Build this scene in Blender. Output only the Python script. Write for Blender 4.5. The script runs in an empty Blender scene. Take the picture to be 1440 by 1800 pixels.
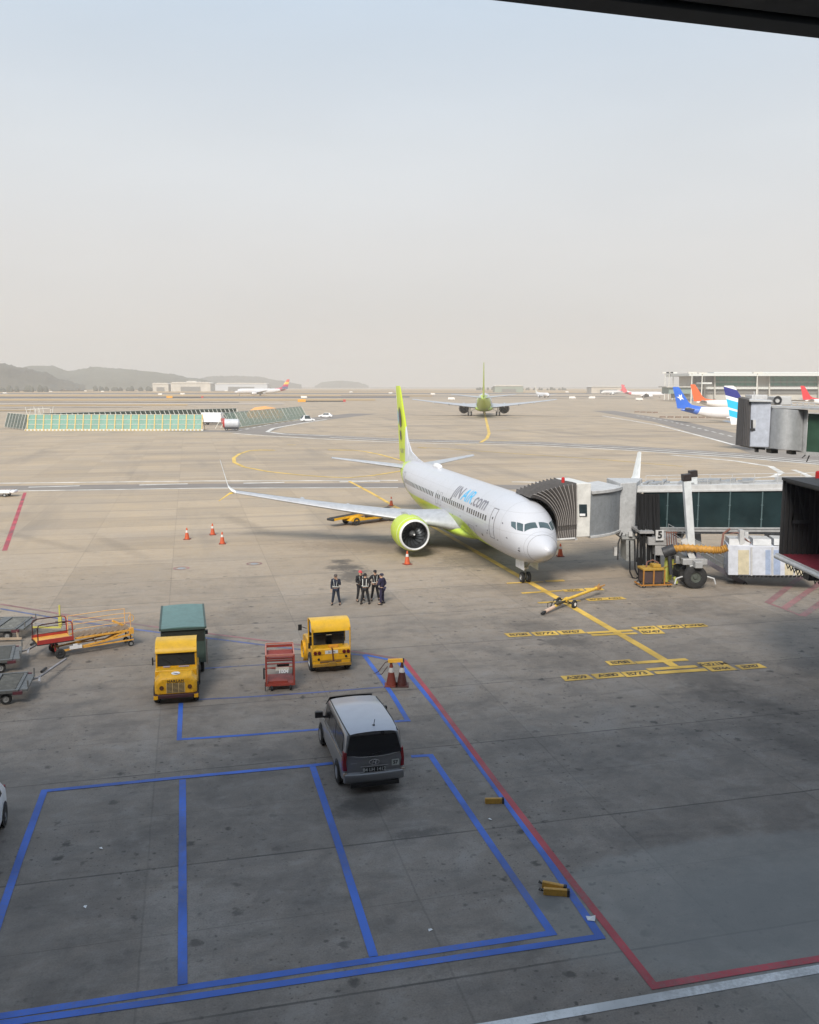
import bpy, bmesh, math, random
from math import sin, cos, pi, radians as R
from mathutils import Vector, Matrix, Euler
random.seed(7)
scene = bpy.context.scene
COL = scene.collection

# ------------------------------------------------------------------ camera
CAM_H = 12.3; F = 1600.0; PITCH = math.atan(222/1600)
cam = bpy.data.cameras.new('camera'); camo = bpy.data.objects.new('camera', cam); COL.objects.link(camo)
cam.sensor_fit = 'HORIZONTAL'; cam.sensor_width = 36; cam.lens = 40.0
cam.clip_start = 0.05; cam.clip_end = 30000
camo.location = (0, 0, CAM_H); camo.rotation_euler = (pi/2-PITCH, 0, 0)
scene.camera = camo
# ------------------------------------------------------------------ world and sun
SUN_EL, SUN_AZ = 40.0, 193.0        # azimuth of the sun seen from above, clockwise from +Y
HAZE = 0.00026
w = bpy.data.worlds.new('World'); scene.world = w; w.use_nodes = True
nt = w.node_tree; nt.nodes.clear()
sky = nt.nodes.new('ShaderNodeTexSky'); sky.sky_type = 'NISHITA'; sky.sun_disc = False
sky.sun_elevation = R(SUN_EL); sky.sun_rotation = R(SUN_AZ)
sky.air_density = 1.0; sky.dust_density = 5.0; sky.ozone_density = 1.0; sky.altitude = 0
geo = nt.nodes.new('ShaderNodeNewGeometry'); sep = nt.nodes.new('ShaderNodeSeparateXYZ')
nt.links.new(geo.outputs['Incoming'], sep.inputs[0])
ab = nt.nodes.new('ShaderNodeMath'); ab.operation = 'ABSOLUTE'; nt.links.new(sep.outputs[2], ab.inputs[0])
ramp = nt.nodes.new('ShaderNodeValToRGB'); nt.links.new(ab.outputs[0], ramp.inputs[0])
cr = ramp.color_ramp
SKYR = [(0.0, (6.0,5.82,5.62)), (0.06, (6.4,6.25,6.1)), (0.14, (6.6,6.55,6.5)), (0.24, (6.3,6.65,6.95)), (0.40, (5.1,6.2,7.4)), (1.0, (4.4,5.5,7.0))]
cr.elements[0].position = 0; cr.elements[0].color = [c/10 for c in SKYR[0][1]]+[1]
cr.elements[1].position = 1; cr.elements[1].color = [c/10 for c in SKYR[-1][1]]+[1]
for p, c in SKYR[1:-1]:
    e = cr.elements.new(p); e.color = [q/10 for q in c]+[1]
hm = nt.nodes.new('ShaderNodeVectorMath'); hm.operation = 'SCALE'
sn = nt.nodes.new('ShaderNodeTexNoise'); sn.inputs['Scale'].default_value = 2.2; sn.inputs['Detail'].default_value = 5
sm_ = nt.nodes.new('ShaderNodeMapping'); sm_.inputs['Scale'].default_value = (1,1,3.5); nt.links.new(geo.outputs['Incoming'], sm_.inputs[0]); nt.links.new(sm_.outputs[0], sn.inputs['Vector'])
sr = nt.nodes.new('ShaderNodeMapRange'); sr.inputs[1].default_value = .3; sr.inputs[2].default_value = .7; sr.inputs[3].default_value = 9.6; sr.inputs[4].default_value = 10.4
nt.links.new(sn.outputs[0], sr.inputs[0]); nt.links.new(sr.outputs[0], hm.inputs[3])
nt.links.new(ramp.outputs[0], hm.inputs[0])
mx = nt.nodes.new('ShaderNodeMix'); mx.data_type = 'RGBA'; mx.inputs[0].default_value = 0.88
nt.links.new(sky.outputs[0], mx.inputs[6]); nt.links.new(hm.outputs[0], mx.inputs[7])
bg = nt.nodes.new('ShaderNodeBackground'); bg.inputs[1].default_value = 0.10
out = nt.nodes.new('ShaderNodeOutputWorld')
nt.links.new(mx.outputs[2], bg.inputs[0]); nt.links.new(bg.outputs[0], out.inputs[0])
sl = bpy.data.lights.new('sun', 'SUN'); sl.energy = 4.2; sl.angle = R(20); sl.color = (1.0, 0.93, 0.83)
so = bpy.data.objects.new('sun', sl); COL.objects.link(so)
sd = Vector((sin(R(SUN_AZ))*cos(R(SUN_EL)), cos(R(SUN_AZ))*cos(R(SUN_EL)), sin(R(SUN_EL))))
so.rotation_euler = sd.to_track_quat('Z', 'Y').to_euler(); so.location = (0, -60, 80)
scene.view_settings.view_transform = 'Standard'; scene.view_settings.look = 'None'
scene.view_settings.exposure = 0.28; scene.view_settings.gamma = 1.0
scene.cycles.use_denoising = True
scene.cycles.volume_bounces = 1; scene.cycles.max_bounces = 6; scene.cycles.transparent_max_bounces = 8

# ------------------------------------------------------------------ helpers
def G(x, y, z=0.0):
    """ground (or height z) point under photo pixel x,y"""
    u = (x-720)/F; v = (y-900)/F; c, s = cos(PITCH), sin(PITCH)
    t = (CAM_H-z)/(s+v*c)
    return Vector((u*t, (c-v*s)*t, z))
def at(x, y, Y):
    u = (x-720)/F; v = (y-900)/F; c, s = cos(PITCH), sin(PITCH)
    t = Y/(c-v*s)
    return Vector((u*t, Y, CAM_H-(s+v*c)*t))

class MB:
    def __init__(s): s.v = []; s.f = []; s.m = []
    def add(s, vs, fs, mi=0):
        o = len(s.v); s.v += [tuple(p) for p in vs]
        for f in fs: s.f.append(tuple(i+o for i in f)); s.m.append(mi)
        return s
    def box(s, c, d, mi=0, rz=0.0, M=None):
        h = [x/2 for x in d]; cz, sz = cos(rz), sin(rz); vs = []
        for x in (-1, 1):
            for y in (-1, 1):
                for z in (-1, 1):
                    p = Vector((x*h[0], y*h[1], z*h[2]))
                    if M: p = M @ p
                    else: p = Vector((p.x*cz-p.y*sz, p.x*sz+p.y*cz, p.z))
                    vs.append(p+Vector(c))
        return s.add(vs, [(0,1,3,2),(4,6,7,5),(0,4,5,1),(2,3,7,6),(0,2,6,4),(1,5,7,3)], mi)
    def span(s, a, b, mi=0):
        return s.box([(p+q)/2 for p, q in zip(a, b)], [abs(q-p) for p, q in zip(a, b)], mi)
    def bar(s, a, b, wd, ht, mi=0):
        a = Vector(a); b = Vector(b); d = b-a; L = d.length
        if L < 1e-6: return s
        M = d.to_track_quat('Y', 'Z').to_matrix()
        return s.box((a+b)/2, (wd, L, ht), mi, M=M)
    def rings(s, rs, mi=0, caps=True, closed=True):
        n = len(rs[0]); vs = [p for r in rs for p in r]; fs = []
        for k in range(len(rs)-1):
            for i in range(n if closed else n-1):
                j = (i+1) % n
                fs.append((k*n+i, k*n+j, (k+1)*n+j, (k+1)*n+i))
        if caps and closed:
            fs.append(tuple(range(n))[::-1]); fs.append(tuple((len(rs)-1)*n+i for i in range(n)))
        return s.add(vs, fs, mi)
    def tube(s, pts, r, n=8, mi=0, r2=None):
        P = [Vector(p) for p in pts]; rs = []
        for k, p in enumerate(P):
            if k == 0: d = P[1]-P[0]
            elif k == len(P)-1: d = P[-1]-P[-2]
            else: d = (P[k+1]-P[k]).normalized()+(P[k]-P[k-1]).normalized()
            q = d.to_track_quat('Z', 'Y'); rr = r if r2 is None else r+(r2-r)*k/(len(P)-1)
            rs.append([p+q @ Vector((rr*cos(2*pi*i/n), rr*sin(2*pi*i/n), 0)) for i in range(n)])
        return s.rings(rs, mi)
    def lathe(s, prof, o=(0,0,0), d=(0,0,1), n=24, mi=0, caps=False):
        q = Vector(d).to_track_quat('Z', 'Y'); o = Vector(o)
        rs = [[o+q @ Vector((r*cos(2*pi*i/n), r*sin(2*pi*i/n), a)) for i in range(n)] for a, r in prof]
        return s.rings(rs, mi, caps=caps)
    def prism(s, poly, a, b, ax='x', mi=0):
        """2D outline extruded from a to b along an axis; outline gives the other two coordinates"""
        def pt(u, v, t): return {'x': (t, u, v), 'y': (u, t, v), 'z': (u, v, t)}[ax]
        n = len(poly); vs = [pt(u, v, a) for u, v in poly]+[pt(u, v, b) for u, v in poly]
        fs = [tuple(range(n))[::-1], tuple(range(n, 2*n))]+[(i, (i+1) % n, n+(i+1) % n, n+i) for i in range(n)]
        return s.add(vs, fs, mi)
    def build(s, name, mats, parent=None, smooth=True, bevel=0, ang=38, loc=None):
        me = bpy.data.meshes.new(name); me.from_pydata(s.v, [], s.f)
        if not isinstance(mats, (list, tuple)): mats = [mats]
        for m in mats: me.materials.append(m)
        for p, i in zip(me.polygons, s.m): p.material_index = i
        bm = bmesh.new(); bm.from_mesh(me); bmesh.ops.recalc_face_normals(bm, faces=bm.faces); bm.to_mesh(me); bm.free()
        if smooth:
            for p in me.polygons: p.use_smooth = True
            me.set_sharp_from_angle(angle=R(ang))
        me.update()
        o = bpy.data.objects.new(name, me); COL.objects.link(o)
        if bevel:
            bv = o.modifiers.new('bevel', 'BEVEL'); bv.width = bevel; bv.segments = 2; bv.limit_method = 'ANGLE'; bv.angle_limit = R(40)
        if parent: o.parent = parent
        if loc is not None: o.location = loc
        return o

def tag(o, label=None, cat=None, group=None, kind=None):
    if label: o['label'] = label
    if cat: o['category'] = cat
    if group: o['group'] = group
    if kind: o['kind'] = kind
    return o
def thing(name, label, cat, loc=(0,0,0), rz=0.0, group=None, scale=1.0):
    o = bpy.data.objects.new(name, None); COL.objects.link(o)
    o.location = loc; o.rotation_euler = (0, 0, rz); o.scale = (scale,)*3; o.empty_display_size = .3
    return tag(o, label, cat, group)
def copy_thing(root, loc, rz, label):
    def rec(o, par):
        c = o.copy(); COL.objects.link(c)
        if par: c.parent = par
        for ch in o.children: rec(ch, c)
        return c
    r = rec(root, None); r.location = loc; r.rotation_euler = (0, 0, rz); r['label'] = label
    return r

# ------------------------------------------------------------------ materials
class NT:
    def __init__(s, name):
        s.mat = bpy.data.materials.new(name); s.mat.use_nodes = True; s.t = s.mat.node_tree
        s.b = s.t.nodes['Principled BSDF']; s.tc = s.t.nodes.new('ShaderNodeTexCoord')
        s.obj = s.tc.outputs['Object']
    def n(s, k): return s.t.nodes.new(k)
    def l(s, a, b): s.t.links.new(a, b)
    def math(s, op, a, b=None, c=None, clamp=False):
        m = s.n('ShaderNodeMath'); m.operation = op; m.use_clamp = clamp
        for i, x in enumerate((a, b, c)):
            if x is None: continue
            if hasattr(x, 'is_linked'): s.l(x, m.inputs[i])
            else: m.inputs[i].default_value = x
        return m.outputs[0]
    def noise(s, scale, detail=4, rough=.55, vec=None, dist=0):
        m = s.n('ShaderNodeTexNoise'); m.inputs['Scale'].default_value = scale
        m.inputs['Detail'].default_value = detail; m.inputs['Roughness'].default_value = rough
        m.inputs['Distortion'].default_value = dist
        s.l(vec if vec is not None else s.obj, m.inputs['Vector']); return m.outputs[0]
    def mapping(s, sc=(1,1,1), rot=(0,0,0), loc=(0,0,0), vec=None):
        m = s.n('ShaderNodeMapping'); m.inputs['Scale'].default_value = sc; m.inputs['Rotation'].default_value = rot
        m.inputs['Location'].default_value = loc; s.l(vec if vec is not None else s.obj, m.inputs['Vector']); return m.outputs[0]
    def sep(s, vec=None):
        m = s.n('ShaderNodeSeparateXYZ'); s.l(vec if vec is not None else s.obj, m.inputs[0]); return m.outputs
    def mr(s, v, a, b, c=0.0, d=1.0, smooth=False):
        m = s.n('ShaderNodeMapRange'); s.l(v, m.inputs[0])
        if smooth: m.interpolation_type = 'SMOOTHSTEP'
        for i, x in enumerate((a, b, c, d)): m.inputs[i+1].default_value = x
        return m.outputs[0]
    def mix(s, f, a, b, mode='MIX'):
        m = s.n('ShaderNodeMix'); m.data_type = 'RGBA'; m.blend_type = mode
        for i, x in ((0, f), (6, a), (7, b)):
            if hasattr(x, 'is_linked'): s.l(x, m.inputs[i])
            elif i == 0: m.inputs[0].default_value = x
            else: m.inputs[i].default_value = (*x[:3], 1)
        return m.outputs[2]
    def ramp(s, v, els, const=True):
        m = s.n('ShaderNodeValToRGB'); s.l(v, m.inputs[0]); cr = m.color_ramp
        if const: cr.interpolation = 'CONSTANT'
        cr.elements[0].position = els[0][0]; cr.elements[0].color = (*els[0][1], 1)
        cr.elements[1].position = els[1][0]; cr.elements[1].color = (*els[1][1], 1)
        for p, c in els[2:]: e = cr.elements.new(p); e.color = (*c, 1)
        return m.outputs[0]
    def bump(s, h, strength=.2, dist=.01):
        m = s.n('ShaderNodeBump'); m.inputs['Strength'].default_value = strength; m.inputs['Distance'].default_value = dist
        s.l(h, m.inputs['Height']); s.l(m.outputs[0], s.b.inputs['Normal'])
    def set(s, col=None, rough=None, metal=None):
        for k, x in (('Base Color', col), ('Roughness', rough), ('Metallic', metal)):
            if x is None: continue
            if hasattr(x, 'is_linked'): s.l(x, s.b.inputs[k])
            elif k == 'Base Color': s.b.inputs[k].default_value = (*x[:3], 1)
            else: s.b.inputs[k].default_value = x
        return s.mat

MATS = {}
def M(name, col, rough=.5, metal=0.0, var=.12, scale=2.5, dirt=.25, dirtcol=(.06,.05,.045)):
    """worn paint / metal / rubber: base colour with tonal noise and grime patches"""
    if name in MATS: return MATS[name]
    t = NT(name); n1 = t.noise(scale, 5); n2 = t.noise(scale*3.1, 8, .7)
    c = t.mix(t.mr(n1, .3, .7), [x*(1-var) for x in col], [min(1, x*(1+var)) for x in col])
    if dirt:
        c = t.mix(t.math('MULTIPLY', t.mr(n2, .5, .75), dirt), c, dirtcol)
    rv = .10 if dirt > .15 else .02
    t.set(c, t.mr(n2, .3, .7, max(0, rough-rv), min(1, rough+rv)), metal)
    MATS[name] = t.mat; return t.mat
def glass(name, col=(.02,.03,.035), rough=.06):
    if name in MATS: return MATS[name]
    t = NT(name); n = t.noise(.7, 3)
    t.set(t.mix(t.mr(n, .35, .65), col, [c*1.7 for c in col]), t.mr(n, .3, .7, rough, rough+.08), 0)
    t.b.inputs['IOR'].default_value = 1.5; MATS[name] = t.mat; return t.mat

WHITE = M('white_paint', (.74,.75,.77), .35, dirt=.12, dirtcol=(.3,.28,.25))
RUBBER = M('tyre_rubber', (.02,.02,.021), .85, dirt=.5, dirtcol=(.07,.065,.06))
DARK = M('dark_steel', (.035,.036,.04), .6, .3)
BLACK = M('black_plastic', (.012,.012,.013), .5)
STEEL = M('galvanised_steel', (.38,.39,.40), .5, .6, dirt=.4)
YELLOW = M('yellow_paint', (.66,.31,.015), .38, dirt=.5, scale=2)
LEMON = M('lemon_paint', (.70,.48,.06), .45, dirt=.5)
ORANGE = M('orange_paint', (.78,.33,.035), .5, dirt=.4)
REDP = M('red_paint', (.42,.035,.03), .5, dirt=.4)
DKGLASS = glass('dark_glass')
LIME = M('lime_paint', (.46,.58,.05), .35, dirt=.08, var=.05)
LGREY = M('light_grey_panel', (.47,.49,.52), .45, dirt=.25, dirtcol=(.2,.19,.18))
MGREY = M('mid_grey_panel', (.27,.29,.31), .5, dirt=.3)

TH0 = R(13.6)       # the stand's own axes are turned this much against the camera
def paint_mat(name, col, wear=.45, scale=1.2):
    if name in MATS: return MATS[name]
    t = NT(name); a = t.noise(scale*.35, 3); b = t.noise(scale*7, 9, .75); m = t.sep()
    g_ = t.n('ShaderNodeNewGeometry'); wv = t.math('MULTIPLY', t.mr(t.math('MULTIPLY', t.math('ADD', a, .25), b), .36, .50), wear)
    c = t.mix(t.mr(t.noise(.35, 3, .6, g_.outputs['Position']), .40, .60), [x*.62 for x in col], col)
    tm = t.noise(.5, 5, .7, t.mapping(sc=(1, .22, 1), rot=(0,0,-.5), vec=g_.outputs['Position'])); c = t.mix(t.math('MULTIPLY', t.mr(tm, .54, .66), min(.8, wear*1.3)), c, (.07,.066,.064))
    t.set(t.mix(wv, c, (.14,.13,.125)), .62, 0); MATS[name] = t.mat; return t.mat
YEL_F = paint_mat('yellow_line_far', (.74,.50,.10), .12); WHT_F = paint_mat('white_line_far', (.74,.72,.68), .12)
BLUE_L = paint_mat('blue_line_paint', (.040,.145,.60), .3)
RED_L = paint_mat('red_line_paint', (.46,.055,.08), .45)
YEL_L = paint_mat('yellow_line_paint', (.78,.50,.08), .22)
WHT_L = paint_mat('white_line_paint', (.68,.70,.72), .35)
FADE_B = paint_mat('faded_blue_line_paint', (.10,.14,.33), .98)
FADE_R = paint_mat('faded_red_line_paint', (.30,.14,.14), .98)

def strip(name, pts, width, mat, z=.006, closed=False, px=True, label=None, dash=None):
    """a painted line on the ground through the given points (photo pixels resolved on the ground)"""
    P = [G(*p[:2]) if px else Vector((p[0], p[1], 0)) for p in pts]
    if dash:
        on, off = dash; segs = []
        for a, b in zip(P, P[1:]):
            L = (b-a).length; d = (b-a)/L; t = 0
            while t < L: segs.append((a+d*t, a+d*min(L, t+on))); t += on+off
        mb = MB()
        for a, b in segs:
            d = (b-a).normalized(); n = Vector((-d.y, d.x, 0))*width/2
            mb.add([(p.x, p.y, z) for p in (a+n, a-n, b-n, b+n)], [(0,1,2,3)])
    else:
        mb = MB(); vs = []; n = len(P)
        for i, p in enumerate(P):
            d0 = (P[i]-P[i-1]).normalized() if i else (P[1]-P[0]).normalized()
            d1 = (P[i+1]-P[i]).normalized() if i < n-1 else d0
            t = (d0+d1).normalized(); nn = Vector((-t.y, t.x, 0)); k = width/2/max(.35, nn.dot(Vector((-d1.y, d1.x, 0))))
            vs += [p+nn*k, p-nn*k]
        mb.add([(p.x, p.y, z) for p in vs], [(2*i, 2*i+1, 2*i+3, 2*i+2) for i in range(n-1)])
    o = mb.build(name, mat, smooth=False); tag(o, label, kind='structure'); return o
def poly_flat(name, pts, mat, z, px=True, label=None, kind='structure'):
    P = [G(*p) if px else Vector((p[0], p[1], 0)) for p in pts]
    o = MB().add([(p.x, p.y, z) for p in P], [tuple(range(len(P)))]).build(name, mat, smooth=False)
    tag(o, label, kind=kind); return o
def text_mesh(txt, size, sub=0, bold=0.0, shear=0.0, space=1.0):
    c = bpy.data.curves.new('lettering', 'FONT'); c.body = txt; c.size = size; c.align_x = 'CENTER'; c.align_y = 'CENTER'
    c.offset = bold; c.shear = shear; c.space_character = space; c.resolution_u = 3
    o = bpy.data.objects.new('lettering', c); COL.objects.link(o)
    bpy.context.view_layer.update(); dg = bpy.context.evaluated_depsgraph_get()
    me = bpy.data.meshes.new_from_object(o.evaluated_get(dg)); bpy.data.objects.remove(o)
    bm = bmesh.new(); bm.from_mesh(me); bmesh.ops.triangulate(bm, faces=bm.faces)
    for _ in range(sub):
        es = [e for e in bm.edges if e.calc_length() > size*.22]
        if es: bmesh.ops.subdivide_edges(bm, edges=es, cuts=1); bmesh.ops.triangulate(bm, faces=[f for f in bm.faces if len(f.verts) > 3])
    v = [tuple(x.co) for x in bm.verts]; bm.verts.index_update(); f = [tuple(q.index for q in x.verts) for x in bm.faces]
    bm.free(); return v, f
def text_on(name, txt, size, o, ux, uy, mat, parent=None, bold=0.0, space=1.0, shear=0.0):
    """flat lettering: o centre, ux reading direction, uy up direction"""
    v, f = text_mesh(txt, size, bold=bold, space=space, shear=shear); o = Vector(o); ux = Vector(ux).normalized(); uy = Vector(uy).normalized()
    nrm = ux.cross(uy)
    return MB().add([o+ux*a+uy*b for a, b, c in v], f).build(name, mat, parent, smooth=False)
def wheel(parent, c, r, wd, axis=(1,0,0), rimr=.55, rimmat=None, name='wheel', n=24):
    c = Vector(c); a = Vector(axis).normalized(); h = wd/2
    t = MB().lathe([(-h, r*rimr), (-h, r*.86), (-h*.8, r*.97), (-h*.3, r), (h*.3, r), (h*.8, r*.97), (h, r*.86), (h, r*rimr)], c, a, n).build(name, RUBBER, parent)
    m = MB()
    for s in (-1, 1):
        m.lathe([(s*h*.95, r*rimr), (s*h*.6, r*rimr*.92), (s*h*.55, r*rimr*.5), (s*h*.9, r*rimr*.38), (s*h*.95, .001)], c, a, n)
    m.build('rim', rimmat or STEEL, t); return t
# ------------------------------------------------------------------ ground
def ground_material():
    t = NT('apron_concrete'); geo = t.n('ShaderNodeNewGeometry'); P = geo.outputs['Position']
    V = t.mapping(rot=(0, 0, -TH0), vec=P); s = t.sep(V)
    big = t.noise(.018, 4, .6, V); mid = t.noise(.12, 5, .6, V); fine = t.noise(2.4, 8, .65, V); grit = t.noise(22, 4, .6, V)
    c = t.mix(t.mr(big, .35, .65), (.40,.30,.19), (.47,.36,.235))
    md2 = t.noise(.9, 7, .72, V, .4); c = t.mix(t.mr(mid, .35, .7), c, (.36,.29,.215))
    # gate area: terminal shade painted in as darker slabs, plus rubber and oil grime
    near = t.mr(t.math('ADD', s[1], t.math('MULTIPLY', t.math('SUBTRACT', mid, .5), 26)), 20, 80, 1, 0, True)
    c = t.mix(t.math('MULTIPLY', near, .9), c, (.180,.160,.146))
    pt = t.noise(.28, 5, .65, V, .6); c = t.mix(t.math('MULTIPLY', t.mr(pt, .50, .64), t.math('MULTIPLY', near, .55)), c, (.085,.078,.075)); c = t.mix(t.math('MULTIPLY', t.mr(pt, .34, .46, 1, 0), t.math('MULTIPLY', near, .5)), c, (.27,.25,.235))
    c = t.mix(t.math('MULTIPLY', t.mr(fine, .42, .66), .5), c, t.mix(near, (.46,.40,.33), (.25,.235,.22)))
    c = t.mix(t.math('MULTIPLY', t.mr(grit, .42, .68), .42), c, (.085,.078,.073))
    c = t.mix(t.math('MULTIPLY', t.math('MULTIPLY', t.mr(md2, .48, .62), near), .32), c, (.075,.069,.066)); c = t.mix(t.math('MULTIPLY', t.math('MULTIPLY', t.mr(md2, .36, .46, 1, 0), near), .35), c, (.27,.255,.24))
    # slabs
    fu = t.math('DIVIDE', t.math('ADD', s[0], 1.4), 6.45); fv = t.math('DIVIDE', t.math('SUBTRACT', s[1], 16.84), 6.0)
    wn = t.n('ShaderNodeTexWhiteNoise'); wn.noise_dimensions = '2D'; cb = t.n('ShaderNodeCombineXYZ')
    t.l(t.math('FLOOR', fu), cb.inputs[0]); t.l(t.math('FLOOR', fv), cb.inputs[1]); t.l(cb.outputs[0], wn.inputs['Vector'])
    slab = t.mr(wn.outputs['Value'], 0, 1, .90, 1.07)
    c = t.mix(1.0, c, slab, 'MULTIPLY')
    wob = t.math('MULTIPLY', t.math('SUBTRACT', t.noise(1.3, 3, .6, V), .5), .010)
    def joint(v, wd, per):
        f = t.math('PINGPONG', t.math('ADD', v, wob), .5); return t.mr(f, wd/per*.5, wd/per*.9, 1, 0)
    j = t.math('MAXIMUM', t.math('MULTIPLY', joint(fu, .035, 6.45), .3), t.math('MULTIPLY', joint(fv, .045, 6.0), .8))
    f3 = t.math('ADD', fv, .5); j = t.math('MAXIMUM', j, t.math('MULTIPLY', joint(f3, .022, 6.0), .4))
    jn = t.noise(.5, 3, .6, V); c = t.mix(t.math('MULTIPLY', j, t.mr(jn, .35, .6, .55, 1)), c, (.045,.042,.04))
    # long soft rubber streaks, along and across the taxi direction
    st = t.noise(.16, 4, .6, t.mapping(sc=(1, .12, 1), vec=V)); st2 = t.noise(.09, 4, .6, t.mapping(sc=(.10, 1, 1), rot=(0,0,.12), vec=V))
    c = t.mix(t.math('MULTIPLY', t.mr(st, .54, .72), .38), c, (.13,.12,.11))
    c = t.mix(t.math('MULTIPLY', t.mr(st2, .54, .70), .42), c, (.145,.13,.12))
    # tyre arcs
    wv = t.n('ShaderNodeTexWave'); wv.wave_type = 'RINGS'; wv.inputs['Scale'].default_value = .045; wv.inputs['Distortion'].default_value = 1.2
    wv.inputs['Detail'].default_value = 3; t.l(t.mapping(loc=(-40, -160, 0), vec=V), wv.inputs['Vector'])
    c = t.mix(t.math('MULTIPLY', t.mr(wv.outputs[0], .93, 1.0), t.math('MULTIPLY', t.mr(big, .45, .6), .35)), c, (.13,.12,.11))
    # oil spots
    def spots(scale, size, keep, dark):
        vo = t.n('ShaderNodeTexVoronoi'); vo.voronoi_dimensions = '2D'; vo.inputs['Scale'].default_value = scale; vo.inputs['Randomness'].default_value = 1
        dv = t.n('ShaderNodeVectorMath'); dv.operation = 'ADD'; nz = t.n('ShaderNodeTexNoise'); nz.inputs['Scale'].default_value = scale*5
        t.l(V, nz.inputs['Vector']); sc = t.n('ShaderNodeVectorMath'); sc.operation = 'SCALE'; sc.inputs[3].default_value = .35/scale
        t.l(nz.outputs['Color'], sc.inputs[0]); t.l(V, dv.inputs[0]); t.l(sc.outputs[0], dv.inputs[1]); t.l(dv.outputs[0], vo.inputs['Vector'])
        cs = t.sep(vo.outputs['Color']); sz = t.math('MULTIPLY', cs[0], size)
        m = t.math('MULTIPLY', t.math('LESS_THAN', t.math('SUBTRACT', vo.outputs['Distance'], sz), 0.0), t.math('GREATER_THAN', cs[1], keep))
        soft = t.mr(t.math('SUBTRACT', vo.outputs['Distance'], sz), -.5*size, 0, 1, .25)
        return t.math('MULTIPLY', t.math('MULTIPLY', m, soft), dark)
    clus = t.mr(t.noise(.16, 3, .5, V), .36, .58)
    nearband = t.mr(s[1], 40, 75, 1, .25)
    sp = t.math('MAXIMUM', t.math('MAXIMUM', spots(.9, .15, .3, .8), spots(2.6, .17, .35, .75)), spots(6.5, .2, .5, .6))
    c = t.mix(t.math('MULTIPLY', t.math('MULTIPLY', sp, clus), nearband), c, (.035,.032,.03))
    sm = t.noise(.8, 6, .7, t.mapping(sc=(.5, 1.4, 1), vec=V))
    c = t.mix(t.math('MULTIPLY', t.math('MULTIPLY', t.mr(sm, .52, .72), .5), t.mr(s[1], 35, 80, 1, .2)), c, (.06,.056,.052))
    # stains, painted shade and a painted reflection: (centre px, half sizes m, strength)
    pn = t.n('ShaderNodeSeparateXYZ'); t.l(P, pn.inputs[0])
    def blot(px, py, rx, ry, k, rot=0.0, col=(.03,.028,.027), amp=2.6, e0=.3, e1=1.15):
        nonlocal c
        g = G(px, py); m = t.n('ShaderNodeMapping'); m.vector_type = 'TEXTURE'
        m.inputs['Location'].default_value = g; m.inputs['Rotation'].default_value = (0, 0, rot); m.inputs['Scale'].default_value = (rx, ry, 1)
        t.l(P, m.inputs['Vector']); ln = t.n('ShaderNodeVectorMath'); ln.operation = 'LENGTH'; t.l(m.outputs[0], ln.inputs[0])
        d = t.math('ADD', ln.outputs['Value'], t.math('MULTIPLY', t.math('SUBTRACT', t.noise(1.6, 9, .78, V), .5), amp))
        c = t.mix(t.math('MULTIPLY', t.mr(d, e0, e1, 1, 0, True), k*.85), c, col)
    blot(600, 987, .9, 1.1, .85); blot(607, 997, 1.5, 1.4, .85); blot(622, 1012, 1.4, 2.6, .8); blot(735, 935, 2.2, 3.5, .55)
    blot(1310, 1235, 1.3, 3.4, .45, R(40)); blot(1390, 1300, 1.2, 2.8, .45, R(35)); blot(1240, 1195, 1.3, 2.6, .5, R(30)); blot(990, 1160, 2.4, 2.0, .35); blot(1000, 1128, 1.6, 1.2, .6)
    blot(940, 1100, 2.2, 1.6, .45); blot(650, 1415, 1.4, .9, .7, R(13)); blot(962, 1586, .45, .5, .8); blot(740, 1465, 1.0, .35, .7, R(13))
    blot(1060, 450+510, 3.5, 4.0, .4); blot(1240, 1010, 6.0, 3.0, .25); blot(640, 960, 6, 3.4, .35); blot(830, 985, 2.6, 4.2, .5, R(14))  # soft shade under the bridge, wing and fuselage, painted in as dark patches
    blot(450, 1100, 8, 4, .2); blot(430, 920, 1.0, 8.5, .26, R(28)); blot(210, 960, .8, 9.5, .2, R(35)); blot(70, 950, .8, 10.5, .2, R(48))
    # pale window-glass reflection painted into the ground colour nearest the building
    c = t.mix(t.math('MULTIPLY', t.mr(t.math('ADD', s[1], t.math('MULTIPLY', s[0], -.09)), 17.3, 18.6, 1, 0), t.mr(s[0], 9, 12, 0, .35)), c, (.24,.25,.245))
    blot(1430, 1572, 8.0, 3.3, .42, R(10), (.26,.27,.265), .35, .85, 1.0); blot(1400, 1590, 7.0, 2.2, .5, R(13), (.15,.15,.148), 1.2, .3, 1.0)  # curved edge of the reflection, painted as a pale ellipse with darker core
    rg = t.mr(fine, .3, .7, .62, .86)
    t.bump(t.math('ADD', t.math('MULTIPLY', grit, .5), t.math('MULTIPLY', j, -2.0)), .25, .01)
    t.b.inputs['Specular IOR Level'].default_value = .45
    return t.set(c, rg, 0)
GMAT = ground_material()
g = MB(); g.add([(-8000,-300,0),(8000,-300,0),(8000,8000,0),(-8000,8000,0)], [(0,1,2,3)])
tag(g.build('apron_ground', GMAT, smooth=False), 'oil-spotted concrete apron of large slabs', kind='structure')

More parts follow.
